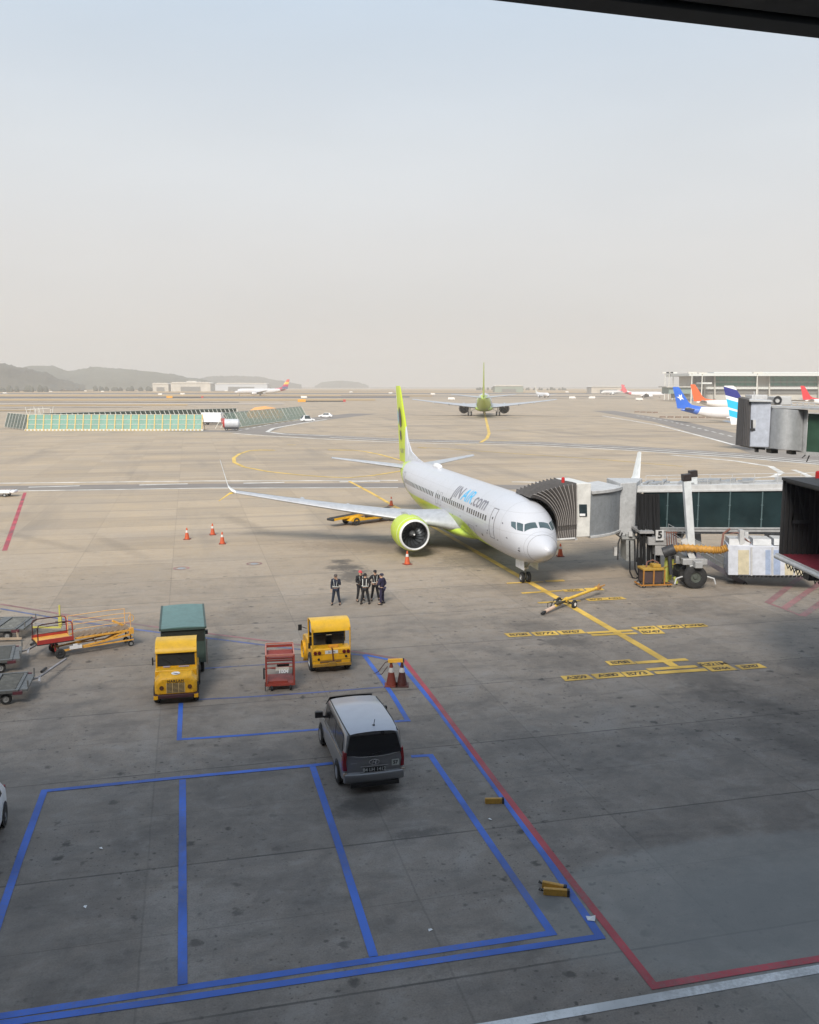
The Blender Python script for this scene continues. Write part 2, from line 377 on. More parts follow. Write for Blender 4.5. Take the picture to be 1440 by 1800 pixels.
def soil_mat(name, a, b, sc=.02):
    t = NT(name); geo = t.n('ShaderNodeNewGeometry'); V = t.mapping(sc=(.3,1,1), vec=geo.outputs['Position'])
    n = t.noise(sc, 6, .6, V); n2 = t.noise(sc*12, 5, .7, V)
    return t.set(t.mix(t.mr(n2, .4, .7, 0, .5), t.mix(t.mr(n, .35, .65), a, b), [x*.6 for x in a]), .95, 0)
GRASS = soil_mat('dry_grass', (.46,.31,.14), (.32,.22,.11)); TAR = soil_mat('runway_asphalt', (.09,.085,.095), (.13,.12,.12))
PALE = soil_mat('pale_concrete', (.42,.36,.30), (.36,.31,.26)); ROADM = soil_mat('service_road_asphalt', (.20,.18,.165), (.25,.225,.20), .05)
def band(name, ya, yb, mat, z, x0=-400, x1=1850, tilt=0):
    poly_flat(name, [(x0, ya), (x1, ya+tilt), (x1, yb+tilt), (x0, yb)], mat, z)
for k, (ya, yb, m, nm, x0, x1, tl) in enumerate([
    (684.5, 686.5, GRASS, 'dry_grass_field', -900, 2300, 0), (688, 690.2, GRASS, 'dry_grass_field', -400, 1100, 0), (690.8, 692.3, TAR, 'runway', -500, 1250, 0),
    (693.2, 696.6, GRASS, 'dry_grass_field', -400, 760, 1), (697.6, 700.4, TAR, 'taxiway', -400, 720, -1), (701.5, 704.5, GRASS, 'dry_grass_field', -400, 660, 0),
    (708, 711, PALE, 'pale_taxiway', -400, 500, 0), (713.5, 716.0, GRASS, 'dry_grass_field', -400, 330, -3), (680.6, 681.8, TAR, 'far_runway', -600, 1900, 0),
    (682.6, 683.8, PALE, 'pale_taxiway', -600, 1800, 0), (687, 689, PALE, 'pale_taxiway', 1100, 1500, 0)]):
    band(nm, ya, yb, m, .05+.01*k, x0, x1, tl)
for k, (ya, yb, m, nm, x0, x1, tl) in enumerate([(718.5, 720, PALE, 'pale_taxiway', -300, 250, -4), (706, 706.8, TAR, 'taxiway', -300, 420, 1), (695.2, 695.9, TAR, 'taxiway', 600, 1100, 2),
    (699, 699.6, PALE, 'pale_taxiway', 700, 1150, 1), (687.2, 687.8, TAR, 'taxiway', -300, 900, 0), (722, 723, GRASS, 'dry_grass_field', -300, 60, 0)]):
    band(nm, ya, yb, m, .2+.01*k, x0, x1, tl)
# service roads
strip('service_road', [(-160,861),(0,858),(360,854),(700,853),(1000,858),(1440,867),(1700,874)], 5.2, ROADM, .004)
strip('road_edge_line', [(-160,852),(0,849.5),(360,845.5),(700,844.5)], .75, WHT_F, .009)
strip('road_edge_line', [(900,847),(1000,848.5),(1440,857.5),(1700,864)], .75, WHT_F, .009)
strip('road_edge_line', [(-160,865),(0,863.5),(200,860.5),(360,858),(700,857)], .55, WHT_F, .009)
strip('road_dash_line', [(50,856.5),(140,854)], .75, WHT_F, .010); strip('road_dash_line', [(245,852.5),(330,850.5)], .75, WHT_F, .010)
strip('road_dash_line', [(428,849.5),(500,848)], .75, WHT_F, .010); strip('road_dash_line', [(597,847),(668,846)], .75, WHT_F, .010)
strip('road_dash_line', [(1060,853),(1150,855)], .75, WHT_F, .010); strip('road_dash_line', [(1250,857),(1340,859)], .75, WHT_F, .010)
CR = [(300,757),(380,758),(410,757.5),(470,762),(580,768),(700,773.5),(940,779),(1100,787),(1300,800),(1440,812),(1700,836)]
strip('service_road', CR, 9.5, ROADM, .012)
strip('road_edge_line', [(x, y-1.8) for x, y in CR[4:]], .42, WHT_F, .016); strip('road_edge_line', [(x, y+4.2) for x, y in CR[2:]], .9, WHT_F, .016)
strip('road_edge_line', [(x, y+1.0) for x, y in CR[4:]], .75, WHT_F, .016)
strip('service_road', [(430,760),(470,748),(520,741),(570,735),(640,727)], 13, ROADM, .014)
strip('road_edge_line', [(575,737),(530,744),(480,753),(470,759),(500,763),(580,766)], 1.1, WHT_F, .020)
strip('road_dash_line', [(420,757),(470,747),(520,739.5),(580,733)], .8, WHT_F, .020, dash=(4, 4))
strip('road_edge_line', [(1180,800),(1290,810),(1355,820),(1374,831),(1360,838),(1320,841)], .9, WHT_F, .017)
strip('road_edge_line', [(1395,826),(1412,832),(1424,838),(1412,844)], .8, WHT_F, .017)
strip('service_road', [(1060,722),(1180,742),(1290,770),(1420,812)], 11, ROADM, .015)
strip('road_edge_line', [(1060,731),(1160,748),(1250,771),(1290,782)], .9, WHT_F, .019); strip('road_dash_line', [(1120,731),(1180,741),(1290,768)], .6, WHT_F, .019, dash=(5,5))
# yellow lines of the taxiways
strip('turning_circle_line', [(482,791),(460,790.5),(439,792),(421,798),(411,805),(412,813),(429,821),(471,829),(527,835),(575,838.5),(612,840),(655,836),(700,829),(752,818)], .62, YEL_F, .021)
strip('turning_circle_line', [(577,790.5),(618,791),(640,793.5),(668,799),(704,809),(750,822)], .62, YEL_F, .021)
strip('stop_bar', [(440,792.5),(484,792)], .7, YEL_F, .023); strip('stop_bar', [(576,791),(619,792)], .7, YEL_F, .023)
strip('taxi_centreline', [(735,786),(800,790),(900,797),(1060,808),(1200,820)], .35, FADE_B if 0 else YEL_F, .021)
strip('taxi_centreline', [(851,715),(853,731),(857,748),(860,762),(856,771),(845,778)], .8, YEL_F, .022)
for a, b in [((872,756),(896,756.5)), ((862,775),(895,775)), ((800,781),(850,782)), ((735,787),(750,788)), ((505,781+1),(520,782))]:
    strip('taxi_stub_line', [a, b], .6, YEL_F, .024)
# ------------------------------------------------------------------ stand markings
strip('stand_centreline', [(614,846),(652,866),(690,888),(760,925),(841,972),(925,1020),(1000,1063),(1070,1103.5),(1130,1138),(1186,1171.5)], .42, YEL_L, .012)
for a, b, wd in [((891,1025.5),(955,1023),.22), ((917,1043),(988,1038.5),.3), ((946,1060),(1020,1056),.3), ((1032,1113),(1112,1108.5),.33), ((1040,1117),(1120,1113.5),.3),
              ((1118,1165.5),(1208,1159.5),.36), ((1138,1177.5),(1225,1171.5),.33), ((1152,1183.5),(1242,1177.5),.36)]:
    strip('stop_line', [a, b], wd, YEL_L, .016)
TXT = paint_mat('stencil_paint', (.10,.07,.03), .15)
def plate(pts, txt):
    o = poly_flat('stop_position_plate', pts, YEL_L, .018)
    P = [G(*p) for p in pts]; c = sum(P, Vector())/4; ux = (P[1]-P[0]+P[2]-P[3]); uy = (P[0]-P[3]+P[1]-P[2])
    w_ = ux.length/2; h_ = uy.length/2; n = ux.normalized()
    if txt: text_on('stencilled_code', txt, h_*.78, c+Vector((0,0,.0225)), ux, Vector((-n.y, n.x, 0)), TXT, o, bold=.012, space=max(.8, w_/h_/len(txt)*1.18))
for p, s_ in [(((886,1114),(929,1112),(936,1118.5),(895,1120.5)),'B788'), (((933,1112),(975,1109.5),(984,1116.5),(942,1118.5)),'B772'), (((978,1109.5),(1022,1107),(1031,1113.5),(987,1116)),'B767'),
    (((1109,1103),(1150,1100.5),(1161,1107),(1120,1108.5)),'A330'), (((1122,1108.5),(1160,1107),(1170,1114),(1130,1115.5)),'B747'), (((1153,1100.5),(1193,1098.5),(1203,1104.5),(1164,1106.5)),'A340'), (((1196,1098.5),(1236,1096.5),(1246,1101.5),(1206,1104)),'A350M'),
    (((1063,1163),(1107,1159.5),(1119,1167.5),(1073,1170.5)),'B788'), (((985,1189),(1032,1186),(1044,1194),(994,1198)),'A359'), (((1038,1185.5),(1088,1182),(1099,1190),(1050,1194)),'A380'), (((1091,1182),(1137,1178.5),(1151,1187),(1102,1191)),'B773'),
    (((1225,1165.5),(1268,1162.5),(1284,1171),(1240,1174)),'A321M'), (((1240,1174),(1284,1171),(1297,1178),(1252,1181)),'B744'), (((1291,1170),(1334,1167),(1349,1174),(1305,1178)),'B787'),
    (((958,1020.5),(990,1019),(994,1022),(961,1023.5)),''), (((987,1037),(1024,1035),(1029,1039),(993,1040.5)),'B738'), (((1026,1034.5),(1056,1033),(1063,1037.5),(1032,1038.5)),''), (((1028,1053),(1060,1051),(1068,1055),(1036,1057)),'B739'), (((1060,1051),(1093,1049.5),(1102,1053.5),(1069,1055)),'A321')]:
    plate(p, s_)
BW = .20
strip('blue_line', [(-150,1809),(0,1787),(320,1738),(657,1688),(970,1640.5),(868,1492),(757,1328),(723,1330)], BW, BLUE_L, .008)
strip('blue_line', [(-150,1824),(0,1800),(330,1754),(700,1699),(1055,1647),(962,1510),(880,1397),(770,1247),(700,1163),(640,1151)], BW, BLUE_L, .010)
strip('blue_line', [(657,1682),(600,1500),(549,1346)], BW, BLUE_L, .0125)
strip('blue_line', [(321,1731),(321,1550),(321,1371)], BW, BLUE_L, .0125)
strip('blue_line', [(-40,1740),(0,1612),(38,1500),(78,1391),(320,1367),(548,1346),(585,1342)], BW, BLUE_L, .014)
strip('blue_line', [(318,1236),(315,1300),(440,1292),(565,1282)], .17, BLUE_L, .008)
strip('blue_line', [(640,1152),(668,1190),(690,1222),(717,1267),(690,1269)], .19, BLUE_L, .012)
strip('faded_blue_line', [(345,1230),(440,1225),(560,1217),(685,1207)], .14, FADE_B, .006)
strip('faded_blue_line', [(360,1175),(470,1168),(600,1159)], .14, FADE_B, .006)
strip('faded_blue_line', [(0,1070),(130,1092),(280,1112),(400,1126),(520,1141),(640,1152)], .2, FADE_B, .006)
strip('faded_red_line', [(0,1062),(130,1083),(280,1103),(400,1118),(520,1133),(620,1145),(712,1160)], .2, FADE_R, .007)
strip('red_line', [(710,1160),(760,1225),(880,1386),(1000,1543),(1150,1734),(1290,1710),(1440,1686),(1620,1657)], .20, RED_L, .011)
strip('red_line', [(44,866),(27,915),(8,968)], .36, RED_L, .007)
strip('white_line', [(700,1832),(870,1803.5),(1040,1774),(1240,1739),(1440,1704),(1700,1659)], .25, WHT_L, .009)
for a, b in [((1411,1012),(1350,1060)), ((1460,1012),(1378,1070)), ((1500,1020),(1410,1083)), ((1350,1060),(1378,1070)), ((1378,1070),(1410,1083))]:
    strip('red_hatch_line', [a, b], .42 if b[1]-a[1] > 30 else .2, FADE_R, .008+.001*(a[0] % 3))
def ring_mark(px, py, r0, r1, mat, name, z=.01):
    c = G(px, py); mb = MB(); n = 28
    mb.rings([[(c.x+r*cos(2*pi*i/n), c.y+r*sin(2*pi*i/n), z) for i in range(n)] for r in (r0, r1)], caps=False)
    return tag(mb.build(name, mat, smooth=False), kind='structure')
for (px, py) in [(319, 999), (447, 991)]:
    c = G(px, py); t_ = thing('manhole_cover', 'round steel manhole cover inside a %s painted ring on the apron' % ('red' if px < 400 else 'thin white'), 'manhole', c)
    MB().lathe([(0, .001), (.012, .02), (.014, .26), (.003, .28)], n=28).build('lid', STEEL, t_)
    mb = MB(); mb.rings([[(r*cos(2*pi*i/28), r*sin(2*pi*i/28), z) for i in range(28)] for r, z in ((.42,.010), (.55,.0105))], caps=False)
    mb.build('painted_ring', FADE_R, t_, smooth=False)

# ------------------------------------------------------------------ hills
def hill(name, prof, D, depth, col, base=0.0, seed=0, tree=0):
    t = NT(name+'_cover'); g_ = t.n('ShaderNodeNewGeometry'); n1 = t.noise(.006, 5, .6, g_.outputs['Position']); n2 = t.noise(.03, 6, .75, g_.outputs['Position'])
    t.set(t.mix(t.mr(n1, .4, .6), t.mix(t.mr(n2, .4, .6), col, [x*1.9 for x in col]), t.mix(t.mr(n2, .45, .6), [x*1.3 for x in col], [x*.5 for x in col])), .95, 0)
    from mathutils import noise as mn
    xs = [p[0] for p in prof]; n = 150; m = 26; rows = []
    for i in range(n):
        px = xs[0]+(xs[-1]-xs[0])*i/(n-1); k = max(j for j in range(len(xs)) if xs[j] <= px+1e-6); k = min(k, len(xs)-2)
        f = (px-xs[k])/(xs[k+1]-xs[k]); f = f*f*(3-2*f); y = prof[k][1]*(1-f)+prof[k+1][1]*f
        top = at(px, y, D); h = max(.5, top.z*.93); row = []
        for j in range(m):
            v = j/(m-1)*2-1; zz = h*(1-abs(v)**1.6)
            nz = mn.fractal(Vector((top.x*.004+seed, v*3, 1.3)), .8, 2.1, 6)*h*.13*(1-abs(v))**.35*(0 if abs(v) == 1 else 1)
            if tree: nz += abs(mn.noise(Vector((top.x*.08, v*depth*.04, seed))))*tree
            row.append((top.x*(1+v*depth/D), D+v*depth, max(-2, base+zz+nz*(0.6 if abs(v) < .1 else 1))))
        rows.append(row)
    return tag(MB().rings(rows, closed=False).build(name, t.mat, smooth=True, ang=180), kind='structure')
hill('hill', [(-420,640),(-200,622),(-60,628),(0,634),(40,645),(75,652),(110,668),(150,678)], 2300, 260, (.045,.045,.035), seed=1, tree=9)
hill('hill', [(-100,655),(0,655),(60,640),(90,641),(120,650),(165,645),(220,647),(262,651),(300,656),(335,664),(400,676)], 3300, 500, (.055,.06,.045), seed=4, tree=6)
hill('hill', [(250,676),(330,668),(372,661),(410,660),(450,661),(490,668),(530,675)], 4600, 500, (.06,.06,.05), seed=7, tree=5)
hill('island', [(553,678),(568,671),(600,669),(628,671),(640,675),(648,678)], 5200, 200, (.06,.065,.055), seed=9, tree=5)
# tree belts at the airport's edge, too far to tell one tree from another
def belt(px0, px1, D, h, seed, label):
    rnd = random.Random(seed); mb = MB(); a = at(px0, 678, D); b = at(px1, 678, D); n = int((b-a).length/9)
    for i in range(n):
        p = a.lerp(b, i/n)+Vector((rnd.uniform(-4,4), rnd.uniform(-15,15), 0)); r = rnd.uniform(.5,1)*h*.55; hh = rnd.uniform(.55,1)*h
        ring = lambda z, rr: [(p.x+rr*cos(a_)*rnd.uniform(.7,1.2), p.y+rr*sin(a_)*rnd.uniform(.7,1.2), z) for a_ in [2*pi*q/7 for q in range(7)]]
        mb.rings([ring(-1, r*.8), ring(hh*.3, r), ring(hh*.7, r*.8), ring(hh, r*.25)])
    t = M('far_foliage', (.05,.055,.04), .9, scale=.05, dirt=0)
    tag(mb.build('distant_tree_belt', t, smooth=False), label, 'trees', kind='stuff')
belt(-60, 92, 1800, 14, 3, 'dark distant tree belt under the left hill')
belt(165, 300, 2100, 13, 5, 'dark distant tree belt in front of the middle hills')
belt(300, 480, 2500, 10, 8, 'low distant tree belt behind the taxiing airliner on the left')
belt(840, 1000, 2600, 9, 11, 'low tree belt on the horizon right of the green airliner')

# ------------------------------------------------------------------ terminal the photograph is taken from
TB = thing('terminal_building', 'terminal glass front with a black window frame at the top edge', 'building', (0, 0, 0), TH0)
FAC = glass('terminal_glass', (.02,.025,.028), .1); TW = M('terminal_cladding', (.16,.165,.17), .6)
mb = MB(); mb.box((-10, -21.0, 5.0), (300, 40, 10.0)).box((-10, -21.0, 23.6), (300, 40, 16.4)); mb.build('wall', TW, TB)
mb = MB(); mb.box((-10, -24.5, 12.7), (300, 33, 5.4)); mb.build('interior_wall', TW, TB)
mb = MB(); mb.box((-10, -20.0, 32.6), (304, 46, 1.2)); mb.build('roof', TW, TB)
mb = MB()
for i in range(-46, 40):
    if abs(i*3.2) > 4 and i % 3 == 0: MB().box((i*3.2, -.85, 12.7), (.12, .25, 5.4)).build('mullion', DARK, TB)
FR = M('window_frame_black', (.012,.013,.013), .55, dirt=.2); FR2 = M('window_frame_grey', (.035,.038,.038), .6, dirt=.1)
wf = MB(); wf.span((-6, .55, CAM_H+.3746), (6, .86, CAM_H+.75)); w1 = wf.build('window_frame', FR, TB, bevel=.01); w1.rotation_euler[2] = R(1.6)
MB().span((-6, .862, CAM_H+.3736), (6, .90, CAM_H+.70)).build('gasket', FR2, w1, bevel=.004)
MB().span((-6, .50, CAM_H+.50), (6, .548, CAM_H+.505)).build('trim', FR2, w1)
MB().span((-6, -1.0, CAM_H+.56), (6, .49, CAM_H+.80)).build('sill', FR, w1)
# ------------------------------------------------------------------ airliners (local frame: nose gear at the origin, +Y towards the tail, +X the aircraft's left)
FS = [(0.0,.02,2.70,2.66),(.08,.20,2.87,2.48),(.3,.42,3.06,2.27),(.7,.70,3.28,2.04),(1.2,.98,3.53,1.82),(1.65,1.18,3.76,1.68),(2.0,1.31,4.05,1.60),(2.45,1.46,4.46,1.52),(2.9,1.57,4.80,1.47),
      (3.5,1.70,5.08,1.43),(4.4,1.80,5.27,1.40),(5.5,1.86,5.37,1.39),(7,1.88,5.41,1.38),(12,1.88,5.41,1.38),(24,1.88,5.41,1.38),(26.5,1.87,5.41,1.46),(28.5,1.80,5.41,1.68),(30.5,1.68,5.39,2.05),
      (32.5,1.48,5.35,2.52),(34.5,1.19,5.25,3.05),(36.2,.85,5.08,3.52),(37.6,.52,4.86,3.90),(38.5,.30,4.70,4.12),(38.9,.17,4.60,4.24)]
def fus(s):
    s = max(0, min(38.9, s))
    for k in range(len(FS)-1):
        if FS[k][0] <= s <= FS[k+1][0]: break
    p0, p1 = FS[k], FS[k+1]; pm = FS[k-1] if k else p0; pn = FS[k+2] if k+2 < len(FS) else p1
    f = (s-p0[0])/(p1[0]-p0[0]); o = []
    for i in (1, 2, 3):
        h = p1[0]-p0[0]; m0 = (p1[i]-pm[i])/max(1e-6, p1[0]-pm[0])*h; m1 = (pn[i]-p0[i])/max(1e-6, pn[0]-p0[0])*h
        if k == 0: m0 = (p1[i]-p0[i])
        o.append((2*f**3-3*f*f+1)*p0[i]+(f**3-2*f*f+f)*m0+(-2*f**3+3*f*f)*p1[i]+(f**3-f*f)*m1)
    return o
def fp(s, phi, off=0.0):
    """point on the fuselage skin: station s behind the nose, phi from the crown (+ = left side, degrees)"""
    w_, t_, b_ = fus(s); a = R(phi); x = (w_+off)*sin(a); z = (t_+b_)/2+((t_-b_)/2+off)*cos(a)
    return Vector((x, s-3.9, z))
def phi_at(s, z, side=-1):
    w_, t_, b_ = fus(s); c = (z-(t_+b_)/2)/((t_-b_)/2); return side*math.degrees(math.acos(max(-1, min(1, c))))
def skin_patch(mb, corners, off, n=5, mi=0):
    """corners (s,phi) x4 -> curved patch with a rim, lying on the fuselage"""
    (a, b, c, d) = corners; vs = []
    for i in range(n+1):
        for j in range(n+1):
            u, v = i/n, j/n
            s_ = (a[0]*(1-u)+b[0]*u)*(1-v)+(d[0]*(1-u)+c[0]*u)*v; f_ = (a[1]*(1-u)+b[1]*u)*(1-v)+(d[1]*(1-u)+c[1]*u)*v
            vs.append(fp(s_, f_, off))
    mb.add(vs, [(i*(n+1)+j, i*(n+1)+j+1, (i+1)*(n+1)+j+1, (i+1)*(n+1)+j) for i in range(n) for j in range(n)], mi)
AF = [(1,0),(.9,.035),(.75,.075),(.55,.115),(.35,.135),(.2,.125),(.08,.085),(.02,.042),(0,0),(.02,-.03),(.08,-.048),(.2,-.06),(.4,-.06),(.6,-.045),(.8,-.02),(.93,-.006)]
def blade(mb, secs, mi=0, vert=False):
    """secs: (x, y_le, z, chord, thickness factor[, cant]) aerofoil loft"""
    rs = []
    for sc in secs:
        x, y, z, c, k = sc[:5]
        if vert: rs.append([(x+v*c*k*.8, y+u*c, z) for u, v in [(u, (v if v > 0 else v*1.9)) for u, v in AF]])
        else: rs.append([(x, y+u*c, z+v*c*k) for u, v in AF])
    mb.rings(rs, mi)
def body_paint(name, st):
    t = NT(name); s = t.sep(); y, z = s[1], s[2]; n = t.noise(.9, 6, .6); w1 = st.get('body', (.62,.635,.67))
    sv = t.noise(1.5, 4, .6, t.mapping(sc=(1, .25, 2)))
    c = t.mix(t.math('MULTIPLY', t.mr(sv, .45, .7), .10), w1, (.45,.44,.42))
    if 'belly' in st:
        zl = t.math('ADD', t.mr(y, 1.5, 9.0, 1.55, 2.98, True), t.math('MULTIPLY', t.mr(y, 25.5, 33.4, 0, 3.4, True), 1.0))
        c = t.mix(t.mr(t.math('SUBTRACT', zl, z), -.04, .04), c, st['belly'])
    if 'tail' in st:
        a, b_, cc = st['tail'][:3]     # y + a*z > b
        m = t.math('GREATER_THAN', t.math('ADD', y, t.math('MULTIPLY', z, a)), b_); c = t.mix(m, c, cc)
    dirt = t.math('MULTIPLY', t.mr(z, 1.3, 2.2, 1, 0), t.mr(n, .4, .7, 0, .45)); c = t.mix(dirt, c, (.2,.19,.17))
    # skin seams
    f = t.math('PINGPONG', t.math('DIVIDE', y, 2.5), .5); c = t.mix(t.math('MULTIPLY', t.mr(f, .003, .009, 1, 0), .5), c, (.2,.2,.2)); fz = t.math('PINGPONG', t.math('DIVIDE', z, 1.15), .5); c = t.mix(t.math('MULTIPLY', t.mr(fz, .006, .018, 1, 0), .3), c, (.22,.22,.22)); pn_ = t.noise(.35, 2, .5, t.mapping(sc=(1, .4, 2.2))); c = t.mix(t.mr(pn_, .45, .55, 0, .10), c, (.35,.36,.38))
    t.b.inputs['Coat Weight'].default_value = .3; return t.set(c, .35, 0)
def fin_paint(name, st):
    t = NT(name); s = t.sep(); y, z = s[1], s[2]; k = st.get('fin'); 
    v = t.math('ADD', t.math('MULTIPLY', y, k[0]), t.math('ADD', t.math('MULTIPLY', z, k[1]), k[2]))
    c = t.ramp(t.mr(v, 0, 1), k[3]) if len(k[3]) > 1 else k[3][0][1]
    return t.set(c, .38, 0)
def airliner(name, label, loc, rz, st, scale=1.0, group=None, detail=2):
    A = thing(name, label, 'airliner', loc, rz, group, scale)
    BP = body_paint(name+'_skin_'+st['key'], st) if 'skin_'+st['key'] not in MATS else MATS['skin_'+st['key']]; MATS['skin_'+st['key']] = BP
    FP = MATS.get('fin_'+st['key']) or fin_paint('fin_'+st['key'], st); MATS['fin_'+st['key']] = FP
    ENG = st.get('eng', LIME); WINGM = M('wing_grey', (.42,.435,.46), .35, .2, dirt=.12, dirtcol=(.3,.3,.3)); CHR = M('polished_metal', (.72,.73,.75), .25, .8, dirt=.05)
    # fuselage
    n = 72 if detail > 1 else 36; ss = [0,.02,.08,.18,.3,.5,.75,1,1.25,1.5,1.75,2,2.25,2.5,2.75,3,3.5,4,4.6,5.5,7]+[7+i*1.0 for i in range(1, 18)]+[24+.6*i for i in range(1, 25)]+[38.6, 38.9]
    mb = MB(); mb.rings([[fp(s, 360*i/n) for i in range(n)] for s in ss])
    mb.lathe([(0,.17),(.12,.13),(.1,.08)], (0, 35.0, 4.42), (0,1,0), 14)
    F_ = mb.build('fuselage', BP, A, ang=50)
    # wing-body fairing
    mb = MB(); rs = []
    for y, wx, zb, zt in [(8.2,.4,1.5,1.7),(9.2,1.5,1.26,2.2),(10.8,2.05,1.13,2.6),(14,2.15,1.08,2.7),(17.5,2.1,1.1,2.55),(19.2,1.6,1.25,2.2),(20.4,.5,1.45,1.75)]:
        rs.append([(wx*cos(2*pi*i/24), y, (zb+zt)/2+(zt-zb)/2*sin(2*pi*i/24)) for i in range(24)])
    mb.rings(rs); mb.build('wing_fairing', BP, A, ang=60)
    # wings
    for sg, nm in ((1, 'wing'), (-1, 'wing')):
        mb = MB(); secs = [(1.2*sg, 9.4, 2.05, 8.2, .95), (1.9*sg, 10.1, 2.1, 7.3, .95), (3.6*sg, 11.35, 2.27, 5.9, .85), (5.8*sg, 12.65, 2.52, 4.6, .8), (9.5*sg, 14.65, 2.98, 3.45, .75), (13.5*sg, 16.8, 3.5, 2.45, .72), (17.05*sg, 18.7, 4.0, 1.55, .7)]
        blade(mb, secs); W_ = mb.build('wing', WINGM, A, ang=60)
        if st.get('winglet', 1):
            mb = MB(); blade(mb, [(17.05*sg, 18.7, 4.0, 1.55, .7), (17.35*sg, 18.95, 4.12, 1.5, .9), (17.6*sg, 19.15, 4.4, 1.4, 1.0), (18.15*sg, 20.1, 6.45, .7, 1.1)])
            mb.build('upper_winglet', M('winglet_pale', (.66,.68,.68), .4, dirt=0), W_, ang=60)
            mb = MB(); blade(mb, [(17.1*sg, 19.0, 3.98, 1.1, .5), (17.5*sg, 19.3, 3.86, .9, .5), (18.35*sg, 20.2, 3.2, .35, .5)]); mb.build('lower_winglet', st.get('wl', LEMON), W_, ang=60)
        for fx, fy, fl in ((4.7, 16.6, 2.4), (8.3, 16.9, 2.2), (11.8, 18.2, 1.8)):
            zz = 2.15+(fx-1.9)*.125
            MB().lathe([(0,.02),(.25,.16),(.8,.22),(1.5,.2),(fl-.3,.1),(fl,.01)], (fx*sg, fy-.2, zz-.18), (0,1,.03), 12).build('flap_fairing', WINGM, W_)
        if detail > 1:
            mb = MB()
            for a, b in (((2.6*sg, 11.2, 2.72), (16.7*sg, 18.95, 4.1)),): pass
            for fr in (.70,):
                p = [(x, y+c*fr, z+c*k*.083) for x, y, z, c, k in secs[1:]]; mb.tube([(a_, b_, c_+.012) for a_, b_, c_ in p], .018, 4)
            mb.build('flap_seam', DARK, W_)
        # engine
        ex, ey, ez = 4.95*sg, 9.1, 1.72
        E_ = MB().lathe([(.16,1.115),(.4,1.2),(.9,1.27),(1.7,1.29),(2.5,1.24),(3.1,1.13),(3.45,1.03),(3.40,1.0),(3.0,1.02),(2.4,1.0)], (ex, ey, ez), (0,1,0), 40).build('engine', ENG, A, ang=60)
        MB().lathe([(.62,1.235),(.16,1.12),(.06,1.085),(.0,1.03),(.01,1.0),(.06,.975),(.16,.96)], (ex, ey, ez), (0,1,0), 40).build('inlet_lip', st.get('lip', CHR), E_, ang=80)
        if detail > 0:
            MB().lathe([(.155,.96),(.5,.95),(1.15,.96),(1.2,.001)], (ex, ey, ez), (0,1,0), 36).build('inlet_duct', M('inlet_dark', (.025,.027,.03), .5), E_)
            fan = MB(); N = 18
            for k in range(N):
                a0 = 2*pi*k/N; prev = None; rs = []
                for q in range(6):
                    r = .22+.72*q/5; sw = a0+.32*(q/5)**1.5; tw = .10+.05*q/5; dy = .12-.02*q
                    p1 = (ex+r*cos(sw-tw*.9/(r+.2)), ey+.98-dy*.5, ez+r*sin(sw-tw*.9/(r+.2))); p2 = (ex+r*cos(sw+tw*.9/(r+.2)), ey+.98+dy*.6, ez+r*sin(sw+tw*.9/(r+.2)))
                    rs.append([p1, p2])
                fan.rings(rs, closed=False, caps=False)
            fan.build('fan', M('fan_titanium', (.09,.10,.11), .35, .7), E_)
            MB().lathe([(.42,.001),(.5,.08),(.7,.18),(.95,.25)], (ex, ey, ez), (0,1,0), 24).build('spinner', M('spinner_grey', (.10,.105,.11), .4), E_)
            MB().add([(ex+.06*cos(a)+.03, ey+.40, ez+.06*sin(a)) for a in [2*pi*i/10 for i in range(10)]], [tuple(range(10))]).build('spinner_mark', WHITE, E_)
        MB().lathe([(2.6,1.0),(2.65,.7),(3.3,.62),(4.0,.46),(4.05,.40),(3.4,.3),(4.5,.12),(4.75,.01)], (ex, ey, ez), (0,1,0), 28).build('exhaust', M('exhaust_metal', (.10,.09,.08), .45, .8), E_)
        mb = MB(); rs = []
        for yy, zb, zt, hw in [(1.2,2.85,2.95,.06),(2.2,2.8,3.14,.16),(3.4,2.4,3.02,.2),(5.2,2.0,2.75,.2),(7.0,2.1,2.5,.1),(8.0,2.3,2.4,.03)]:
            rs.append([(ex-hw, ey+yy, zb), (ex+hw, ey+yy, zb), (ex+hw, ey+yy, zt), (ex-hw, ey+yy, zt)])
        mb.rings(rs); mb.build('pylon', WINGM, E_, bevel=.04)
        # stabiliser
        mb = MB(); blade(mb, [(.3*sg, 29.9, 4.55, 4.0, .6), (1.0*sg, 30.35, 4.62, 3.5, .6), (7.17*sg, 34.1, 5.35, 1.35, .55)]); mb.build('stabiliser', WINGM, A, ang=60)
        # main gear
        gx = st.get('track', 2.86)*sg; gy = 15.6
        g_ = MB().tube([(gx, gy, .56), (gx*.98, gy, 2.1)], .10, 10).tube([(gx-.5*sg, gy, .56), (gx+.5*sg, gy, .56)], .08, 8).bar((gx, gy+.1, 1.1), (gx*.5, gy, 1.75), .09, .09).box((gx+.22*sg, gy, 1.5), (.05, .9, .9)).build('main_gear', STEEL, A)
        for o_ in (-.36, .36): wheel(g_, (gx+o_, gy, .56), .56, .36, n=20)
    # fin with dorsal fairing
    mb = MB(); blade(mb, [(0, 30.9, 4.9, 5.35, .42), (0, 31.4, 5.5, 5.0, .42), (0, 33.6, 8.8, 3.55, .42), (0, 35.85, 12.05, 2.2, .42), (0, 36.2, 12.3, 1.75, .2)], vert=True)
    mb.build('fin', FP, A, ang=60)
